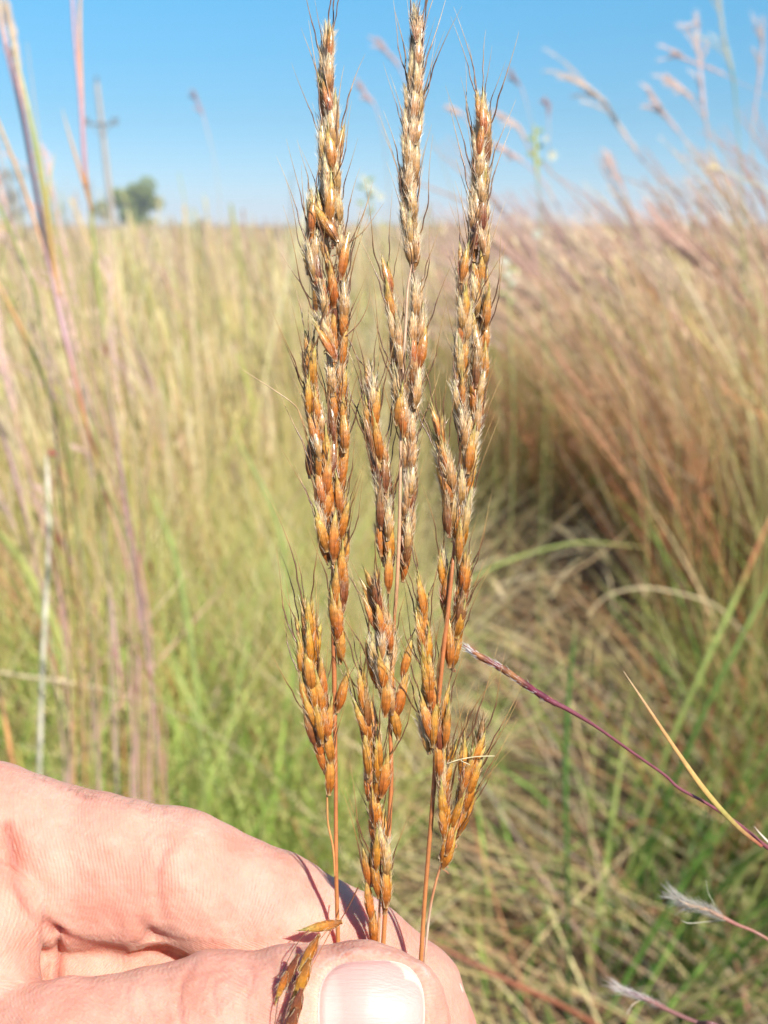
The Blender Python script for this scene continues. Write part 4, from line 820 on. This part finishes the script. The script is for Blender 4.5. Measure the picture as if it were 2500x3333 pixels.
def awn_mesh(sv):
    rg = np.random.default_rng(sv); n = 34; t = np.linspace(0, 1, n)
    l1 = rg.uniform(.004, .0075); l2 = rg.uniform(.006, .0115); a1 = rg.uniform(-.02, .24); a2 = a1+rg.uniform(-.32, .22); a3 = a2+rg.uniform(-.12, .2)
    s_ = t*(l1+l2); ang = np.where(s_ < l1*.25, a1+.35*rg.random(), a1)+(a2-a1)*np.clip((s_-l1*.9)/(l1*.2), 0, 1)+(a3-a2)*np.clip((s_-l1)/l2, 0, 1)+.12*np.sin(s_*1600+rg.random()*6)*(s_ < l1)
    ds = np.diff(s_, prepend=0); x = np.cumsum(np.sin(ang)*ds); z = np.cumsum(np.cos(ang)*ds); y = .0006*np.sin(t*3+rg.random()*6)*t
    rad = np.interp(s_, [0, l1, l1*1.05, l1+l2], [.000125, .00011, .000078, .000016])*(1+.12*np.sin(s_*9000))
    C = lerpc([(0, (.32, .15, .04)), (.15, (.12, .05, .02)), (.38, (.16, .065, .025)), (.5, (.34, .17, .05)), (1, (.62, .40, .15))], t)
    m = MB(); m.tube(np.stack([x, y, z], -1)-np.array([0, 0, .0004]), rad, C, 5); return m.build('awn', M_AWN)
SPK = {k: [spikelet_mesh(k, i*7+j) for i in range(c)] for j, (k, c) in enumerate((('amber', 7), ('pale', 6), ('dark', 3)))}
AWN = [awn_mesh(40+i) for i in range(10)]
PL = []
def place(root, keep=100):
    """front-most spikelets become parts of their own; those packed behind them share one mesh"""
    PL.sort(key=lambda q: q[0]); acc = MB(); mats = [M_SPIKE, M_HAIR, M_AWN]; mi = []
    def dump(me, mat, M_):
        V = np.empty(len(me.vertices)*3, np.float32); me.vertices.foreach_get('co', V); Qn = np.empty(len(me.loops), np.int32); me.loops.foreach_get('vertex_index', Qn)
        C = np.empty(len(me.vertices)*4, np.float32); me.color_attributes['Col'].data.foreach_get('color', C)
        A = np.array(M_); acc.add(V.reshape(-1, 3) @ A[:3, :3].T+A[:3, 3], Qn.reshape(-1, 4), C.reshape(-1, 4)[:, :3]); mi.append(np.full(len(me.polygons), mat, np.int32))
    for k, (d, me, hm, am, M_, AM) in enumerate(PL):
        if k < keep:
            o = obj('spikelet', me, root); o.matrix_local = M_; obj('silky_hair', hm, o)
            if am: a = obj('awn', am, o); a.matrix_local = AM
        else:
            dump(me, 0, M_); dump(hm, 1, M_)
            if am: dump(am, 2, M_ @ AM)
    if mi:
        me = acc.build('spikelets_behind', mats); me.polygons.foreach_set('material_index', np.concatenate(mi)); obj('spikelets_behind', me, root)['kind'] = 'stuff'
    print('spikelets', len(PL)); PL.clear()
def add_spikelet(root, px, py, d, tilt, kind='amber', sc=1.0, awn=1, dep=0., spin=None, flip=None, awn_tilt=0.):
    """px,py = middle of the spikelet; tilt in degrees, + leans right"""
    me, hm, L_ = random.choice(SPK[kind]); a_ = R(tilt)
    z = UP*math.cos(a_)+RT*math.sin(a_)-FW*dep; z = z/np.linalg.norm(z)
    x = np.cross(UP*0-FW, z)*-1; x = np.cross(z, FW); x /= np.linalg.norm(x)
    if np.dot(x, RT) < 0: x = -x
    y = np.cross(z, x)
    sp = random.uniform(-.9, .9) if spin is None else spin
    xx = x*math.cos(sp)+y*math.sin(sp); yy = np.cross(z, xx)
    c = P(px, py, d)-z*L_*.5*sc
    M_ = Matrix(((xx[0]*sc, yy[0]*sc, z[0]*sc, c[0]-root.location.x), (xx[1]*sc, yy[1]*sc, z[1]*sc, c[1]-root.location.y), (xx[2]*sc, yy[2]*sc, z[2]*sc, c[2]-root.location.z), (0, 0, 0, 1)))
    side = (1 if tilt >= 0 else -1) if flip is None else flip; s2 = random.uniform(.75, 1.15)
    from mathutils import Euler
    AM = Matrix.Translation((0, 0, L_*.93)) @ Euler((random.uniform(-.12, .12), R(awn_tilt), (-sp if side > 0 else math.pi-sp)+random.uniform(-.6, .6))).to_matrix().to_4x4() @ Matrix.Scale(s2, 4)
    am = random.choice(AWN)
    PL.append((d, me, hm, am if awn else None, M_, AM))
    return c
D0 = .1795
REDST = (.46, .155, .05); ORST = (.54, .23, .075); PKST = (.56, .30, .17)
def head(label, stems, racemes, singles, pale_y, seedv, base, final=True):
    """stems: list of (rows, colour); racemes: list of (polyline rows (x, y, halfwidth), depth offset mm, step, paleness)"""
    random.seed(seedv); root = empty('cut_grass_spike', P(base[0], base[1], .181)); tag(root, label, 'grass spike')
    org = np.array(root.location); ped = MB(); cnt = 0; rg = np.random.default_rng(seedv)
    for rows, cols in stems:
        pts, rad = trace(rows, 90); m = MB(); t = np.linspace(0, 1, 90)
        C = lerpc(cols, t) if isinstance(cols, list) else np.tile(np.array(cols), (90, 1)); C = C*(1+.06*np.sin(t*25))[:, None]
        m.tube(pts, rad, C, 10); obj('stem', m.build('stem', M_STEM, org), root)
    def kind_at(y, pale):
        f = pale if pale is not None else np.interp(y, pale_y, [.6, .03]); q = random.random()
        return 'pale' if q < f else ('dark' if q > .89 else 'amber')
    for rows, dz, step, pale, mode in racemes:
        c = smooth_poly(rows, 120); seg = np.concatenate([[0], np.cumsum(np.hypot(np.diff(c[:, 0]), np.diff(c[:, 1])))]); tot = seg[-1]
        # slender axis of the branch
        pr_ = np.stack([c[:, 0], c[:, 1], np.full(120, D0+dz*.001+.0006)], -1); m = MB(); m.tube(PV(pr_)[::3], .00016, (.45, .15, .08), 5); obj('branch', m.build('branch', M_STEM, org), root)
        step *= .66; s_ = step*.45; j = 0
        while s_ < tot-step*.2:
            x, y, hw = [np.interp(s_, seg, c[:, q]) for q in range(3)]
            k = min(int(np.searchsorted(seg, s_)), 118); tx, ty = c[k+1]-c[k-1] if False else (c[min(k+2, 119), 0]-c[max(k-2, 0), 0], c[min(k+2, 119), 1]-c[max(k-2, 0), 1])
            ta = math.degrees(math.atan2(-tx, ty))          # rows run tip -> base, so the tip direction is -(tx, ty)
            lanes = {1: [(-1 if j % 2 else 1)], 2: [-1, 1], 3: [-1, 1, 0] if j % 2 else [-1, 1]}[mode]
            for ln in lanes:
                off = ln*(hw-15)*random.uniform(.6, 1.12) if hw > 20 else ln*6
                if ln == 0: off = random.uniform(-8, 8)
                dd = D0+dz*.001+(-.0014 if ln == 0 else random.uniform(-.0012, .0010))
                yy = y+random.uniform(-.25, .25)*step+(step*.35 if ln == 1 else 0)-(20 if ln == 0 else 0)
                tl = ta+ln*random.uniform(0, 8)+random.uniform(-5, 5)
                cc = add_spikelet(root, x+off, yy, dd, tl, kind_at(yy, pale), random.uniform(.86, 1.06)*np.interp(hw, [14, 30], [.82, 1]), awn=(random.random() < (.66 if ln else .28)), dep=random.uniform(-.08, .15), flip=(1 if (ln > 0 or (ln == 0 and random.random() < .5)) else -1)); cnt += 1
                # stalklet and its sterile twin, fuzzy and rust-coloured
                ax = P(x, yy+75, D0+dz*.001+.0006)
                ped.tube(smooth_poly([ax, .5*(ax+cc)+RT*ln*.0002, cc], 7), .00009, (.50, .20, .10), 4)
                w_ = cc+UP*random.uniform(.0022, .004)+RT*random.uniform(-.0009, .0009)-FW*random.uniform(-.0005, .0008)
                q = smooth_poly([cc, .5*(cc+w_)+RT*random.uniform(-.0005, .0005), w_], 8); ped.tube(q, np.linspace(.00011, .00005, 8), random.choice([(.42, .12, .06), (.55, .26, .14), (.34, .10, .06)]), 4)
                fuzz(ped, q, np.full(8, .0001), 10, .0013, (.74, .54, .34), hr=.000025, up=.75, seed=cnt)
            s_ += step; j += 1
    for x, y, tl, kd, dz in singles:
        add_spikelet(root, x, y, D0+dz*.001, tl, kd, random.uniform(.92, 1.1), awn=random.random() < .8, flip=(1 if tl > 0 else -1)); cnt += 1
    obj('pedicels', ped.build('pedicels', M_AWN, org), root)['kind'] = 'stuff'
    if final: place(root, 100)
    return root
sm = [(0, REDST), (.5, REDST), (1, ORST)]
h1 = head('amber seed spike held leftmost, a drooping sprig of it bent over the thumb',
 [([(1078, 1960, .1797, .22), (1085, 2070, .1796, .36), (1088, 2200, .1796, .40), (1091, 2400, .1797, .36), (1093, 2560, .1798, .34), (1094, 2800, .18, .34), (1097, 2950, .1805, .34), (1101, 3085, .181, .36), (1104, 3250, .1815, .36)], sm),
  ([(1100, 1000, .1803, .10), (1098, 1300, .1803, .16), (1090, 1650, .1802, .2), (1078, 1960, .18, .24)], (.50, .18, .08)),
  ([(1062, 2500, .1792, .10), (1065, 2600, .1792, .16), (1068, 2680, .1794, .16), (1084, 2760, .1797, .16), (1090, 2850, .1799, .14)], (.62, .27, .09))],
 [([(1071, 110, 15), (1062, 256, 26), (1070, 359, 33), (1075, 512, 43), (1074, 615, 42), (1078, 720, 42), (1085, 820, 44)], 0, 62, None, 3),
  ([(1020, 650, 16), (1016, 760, 24), (1018, 850, 26), (1040, 960, 28), (1052, 1060, 28), (1080, 1130, 20)], -.6, 56, None, 2),
  ([(1095, 860, 38), (1103, 1000, 36), (1100, 1150, 34), (1096, 1250, 34), (1102, 1400, 34), (1104, 1560, 32)], .3, 58, None, 2),
  ([(1008, 1120, 16), (1012, 1230, 26), (1022, 1330, 32), (1044, 1440, 34), (1052, 1560, 34), (1062, 1690, 34), (1072, 1790, 32)], -.7, 56, .12, 2),
  ([(1112, 1600, 18), (1108, 1700, 28), (1108, 1800, 26), (1105, 1900, 30), (1095, 2010, 28)], .3, 52, .03, 2),
  ([(1002, 1975, 18), (1008, 2060, 36), (1010, 2150, 42), (1022, 2250, 44), (1036, 2340, 44), (1056, 2440, 34)], -.8, 62, .02, 3)],
 [(1112, 2085, 4, 'amber', -.6), (1114, 2245, 12, 'amber', -.6), (1072, 2352, 14, 'amber', -1), (1076, 2510, 4, 'amber', -.8), (1038, 2440, -16, 'amber', -.4), (1004, 1490, -4, 'dark', .3), (1004, 2330, -8, 'dark', .5),
  (1078, 650, 8, 'amber', -1.8), (1060, 720, -30, 'amber', -1.6), (1117, 830, 6, 'amber', -.5)], (500, 1500), 21, (1101, 3090), final=False)
PL1 = PL[:]; PL.clear()
h2 = head('palest, hairiest seed spike, held in the middle, reaching highest',
 [([(1340, 860, .1782, .10), (1327, 942, .1779, .20), (1321, 1050, .1778, .24), (1314, 1180, .1781, .24), (1308, 1330, .1790, .22), (1305, 1420, .1782, .24), (1302, 1600, .1780, .26), (1299, 1750, .1780, .30), (1292, 1900, .1783, .32), (1285, 2000, .1792, .3)], [(0, (.58, .34, .2)), (.3, (.66, .44, .28)), (1, (.54, .26, .12))]),
  ([(1285, 2000, .1803, .22), (1278, 2200, .1800, .28), (1270, 2340, .1798, .32), (1273, 2470, .1797, .36), (1273, 2560, .1798, .38), (1262, 2790, .1800, .36), (1256, 2934, .1805, .36), (1247, 3088, .181, .38), (1244, 3250, .1815, .38)], sm),
  ([(1238, 2880, .1797, .14), (1234, 2990, .1802, .22), (1232, 3088, .1808, .22), (1232, 3250, .1815, .22)], (.60, .28, .12))],
 [([(1359, 45, 12), (1360, 110, 20), (1357, 205, 27), (1350, 307, 32), (1342, 410, 33), (1339, 512, 34), (1332, 615, 34), (1337, 717, 34), (1342, 830, 32)], 0, 62, .9, 3),
  ([(1258, 880, 12), (1270, 960, 22), (1282, 1050, 24), (1294, 1150, 28), (1300, 1250, 26), (1308, 1350, 24)], -.2, 66, .6, 2),
  ([(1358, 920, 22), (1362, 1010, 26), (1354, 1120, 28), (1352, 1220, 26), (1336, 1350, 26), (1330, 1460, 28), (1334, 1570, 24), (1326, 1700, 26), (1312, 1830, 22)], .4, 66, .72, 2),
  ([(1204, 1215, 15), (1212, 1300, 26), (1216, 1400, 30), (1236, 1500, 34), (1250, 1600, 32), (1254, 1700, 32), (1262, 1810, 32)], -.5, 64, .45, 2),
  ([(1212, 1890, 18), (1232, 1980, 40), (1248, 2060, 44), (1244, 2160, 42), (1260, 2250, 30)], -.4, 64, .40, 3),
  ([(1178, 2190, 10), (1186, 2290, 26), (1206, 2380, 34), (1216, 2480, 34), (1214, 2570, 34)], -.2, 64, .08, 2),
  ([(1222, 2620, 26), (1232, 2710, 32), (1238, 2790, 36), (1240, 2870, 30)], -.1, 64, .05, 2)],
 [(1321, 2145, 8, 'amber', -.4), (1306, 2255, 10, 'amber', -.9), (1256, 2262, 2, 'amber', -1.6), (1286, 2330, -8, 'amber', -.8), (1300, 1320, 8, 'amber', -1.8), (1310, 1350, -2, 'amber', -2.0), (1263, 1690, 0, 'pale', -1.8),
  (1262, 1855, -2, 'amber', -1.8), (1192, 2820, -10, 'amber', .2), (1199, 2925, -8, 'amber', .2), (1216, 3010, 0, 'amber', .4), (1259, 2900, 6, 'amber', -.4), (1376, 1130, 14, 'amber', 0), (1256, 2520, 12, 'amber', -1)], (2100, 2500), 34, (1244, 3090))
h3 = head('shortest seed spike, held rightmost, with a side branch low on its right',
 [([(1478, 1780, .1795, .2), (1472, 1850, .1782, .30), (1456, 2010, .1780, .38), (1442, 2130, .1781, .38), (1430, 2260, .1785, .36), (1420, 2400, .1800, .36), (1414, 2530, .1800, .38), (1406, 2640, .18, .38), (1386, 2886, .1803, .36), (1376, 3030, .1807, .36), (1369, 3140, .181, .38), (1360, 3260, .1815, .38)], sm),
  ([(1545, 820, .1802, .1), (1520, 1200, .1803, .16), (1500, 1500, .1803, .2), (1478, 1780, .1798, .22)], (.50, .20, .10)),
  ([(1560, 2440, .1795, .1), (1530, 2560, .1795, .14), (1490, 2690, .1797, .16), (1438, 2810, .1799, .2), (1412, 2900, .18, .22), (1396, 2990, .1804, .22), (1382, 3130, .1808, .2), (1374, 3250, .1815, .2)], [(0, (.5, .18, .06)), (.6, (.5, .22, .1)), (.75, (.6, .45, .32)), (1, (.45, .15, .08))])],
 [([(1563, 330, 13), (1572, 410, 28), (1567, 512, 30), (1562, 615, 30), (1560, 717, 33), (1562, 800, 32)], 0, 60, .65, 3),
  ([(1510, 830, 16), (1506, 920, 24), (1514, 1010, 28), (1506, 1110, 26), (1502, 1210, 24), (1494, 1310, 24), (1506, 1400, 26)], -.5, 62, .60, 2),
  ([(1560, 860, 30), (1566, 970, 32), (1564, 1080, 34), (1560, 1200, 28), (1550, 1320, 26), (1534, 1440, 26), (1518, 1560, 28), (1506, 1650, 30), (1500, 1740, 28)], .2, 60, .45, 2),
  ([(1427, 1370, 12), (1440, 1450, 22), (1456, 1530, 32), (1468, 1620, 32), (1466, 1720, 28)], -.6, 62, .35, 2),
  ([(1438, 1800, 18), (1446, 1900, 16), (1450, 1990, 14)], .2, 62, .3, 1),
  ([(1512, 1840, 18), (1506, 1930, 20), (1492, 2030, 20), (1478, 2130, 16)], -.2, 54, .12, 2),
  ([(1376, 1960, 16), (1378, 2040, 26), (1388, 2130, 26), (1396, 2220, 26), (1400, 2300, 34), (1418, 2390, 34)], -.5, 60, .10, 2),
  ([(1556, 2420, 12), (1530, 2520, 32), (1510, 2600, 32), (1484, 2680, 26), (1450, 2780, 12)], .1, 62, .08, 2),
  ([(1468, 2440, 18), (1448, 2530, 20), (1446, 2620, 24), (1448, 2700, 20)], -.4, 62, .12, 2)],
 [(1375, 1940, -6, 'amber', -1.2), (1399, 2222, 0, 'amber', -1.4), (1414, 2350, 4, 'amber', -1.4), (1452, 2360, 4, 'amber', -1.6), (1450, 2290, 10, 'amber', -1), (1380, 2385, -14, 'pale', 0), (1512, 1385, 0, 'pale', -1.8),
  (1530, 1465, 4, 'amber', -1), (1494, 1760, 0, 'amber', -1.8), (1465, 2090, 2, 'amber', -1), (1429, 2460, 0, 'amber', -1.2), (1566, 2400, 8, 'dark', 0), (1548, 2480, 10, 'dark', 0), (1512, 2475, 4, 'amber', 0)], (800, 1900), 55, (1366, 3150))
# drooping sprig bent over the thumb belongs to the left head
def sprig():
    root = h1; org = np.array(root.location)
    def dd(x, y, lift=1.2): return (float(surf_depth(x, y)[0])-lift)*.001
    m = MB()
    def line(pts, r_=.09, col=(.45, .18, .08), rr=None):
        rows = [(x, y, d_, r_) for x, y, d_ in pts]; q, ra_ = trace(rows, 24)
        m.tube(q, np.linspace(1, .6, 24)*ra_, col, 5)
    line([(1166, 2888, .1765, ), (1130, 2960, .1772), (1098, 3010, .1780)], .12, (.22, .08, .04))
    line([(1088, 3010, .1775), (1050, 3080, dd(1050, 3080)-.0015), (1000, 3170, dd(1000, 3170)), (940, 3260, dd(940, 3260)), (905, 3345, dd(905, 3345))], .09)
    line([(1088, 3004, .1775), (1056, 3040, .1740), (1034, 3070, dd(1034, 3090)-.001)], .08)
    line([(1005, 3026, .1740), (975, 3060, .172), (950, 3100, dd(950, 3120)-.001), (920, 3160, dd(920, 3160)), (897, 3180, dd(897, 3180))], .09, (.20, .08, .04))
    line([(962, 3175, dd(962, 3175)-.001), (950, 3230, dd(950, 3230)-.001), (925, 3320, dd(925, 3320)-.001), (915, 3350, dd(915, 3350))], .12, (.18, .06, .035))
    line([(908, 3243, dd(908, 3243)-.0005), (900, 3290, dd(900, 3290)-.0005), (892, 3350, dd(892, 3350))], .1, (.18, .07, .04))
    obj('branch', m.build('branch', M_STEM, org), root)
    for x, y, tl, kd, lift, s_ in [(1045, 3018, -105, 'amber', 8, .9), (1002, 3112, -152, 'amber', 3.0, 1.0), (938, 3180, -155, 'dark', 1.6, .9), (980, 3208, -162, 'amber', 2.4, 1.05), (955, 3300, -162, 'dark', 2.2, 1.1), (915, 3215, -160, 'amber', 1.8, .7), (935, 3370, -160, 'dark', 2.2, 1.1)]:
        z_ = .1750 if y < 3050 else dd(x, y, lift)
        add_spikelet(root, x, y, z_, tl, kd, s_, awn=0)
PL.extend(PL1); sprig(); place(h1, 100)
# stray bent fibre and loose awns
m = MB(); q, r_ = trace([(1540, 2475, .1775, .03), (1530, 2490, .1775, .06), (1500, 2472, .1775, .07), (1560, 2462, .1775, .08), (1610, 2459, .1775, .02)][1:], 20); m.tube(q, r_, (.70, .58, .32), 4)
q, r_ = trace([(1458, 2485, .1778, .1), (1490, 2474, .1776, .11), (1540, 2464, .1775, .1), (1575, 2462, .1774, .07), (1612, 2461, .1774, .03)], 20); m.tube(q, r_, (.70, .60, .34), 4)
obj('loose_fibre', m.build('loose_fibre', M_AWN, np.array(h3.location)), h3)
m = MB(); q, r_ = trace([(772, 1192, .178, .02), (830, 1230, .178, .06), (900, 1275, .178, .08), (960, 1320, .1785, .09), (985, 1370, .179, .1), (1000, 1420, .1795, .1)], 30); m.tube(q, r_, lerpc([(0, (.7, .5, .28)), (1, (.35, .16, .07))], np.linspace(0, 1, 30)), 5)
for rows in ([(1250, 660, .178, .02), (1190, 745, .1785, .07), (1150, 780, .179, .1), (1118, 800, .179, .14), (1100, 840, .1795, .1)], [(1214, 590, .178, .02), (1185, 690, .178, .06), (1140, 790, .179, .09)], [(1205, 920, .178, .02), (1200, 985, .1785, .06), (1170, 1050, .179, .09), (1125, 1095, .179, .12)], [(1190, 925, .178, .02), (1160, 1000, .178, .05), (1125, 1070, .179, .08)]):
    q, r_ = trace(rows, 24); m.tube(q, r_, lerpc([(0, (.6, .4, .2)), (.5, (.4, .2, .08)), (1, (.16, .06, .04))], np.linspace(0, 1, 24)), 5)
obj('loose_awn', m.build('loose_awn', M_AWN, np.array(h1.location)), h1)

# ------------------------------------------------------------------ thin autumn haze over the field
V = np.array([(x, y, z) for x in (-420, 420) for y in (-60, 700) for z in (-1.2, 13)], float)
hm_, ht_, hN, hL = new_mat('haze'); vp = hN('ShaderNodeVolumePrincipled'); vp.inputs['Color'].default_value = (.86, .92, 1, 1); vp.inputs['Density'].default_value = .0013; vp.inputs['Anisotropy'].default_value = 0.0
ho = hN('ShaderNodeOutputMaterial'); hL(vp.outputs[0], ho.inputs['Volume'])
o = obj('haze', mesh_np('haze', V, [(0, 1, 3, 2), (4, 6, 7, 5), (0, 4, 5, 1), (2, 3, 7, 6), (0, 2, 6, 4), (1, 5, 7, 3)], None, hm_, smooth=False)); tag(o, 'thin pale haze over the far field and trees', 'haze', kind='stuff')
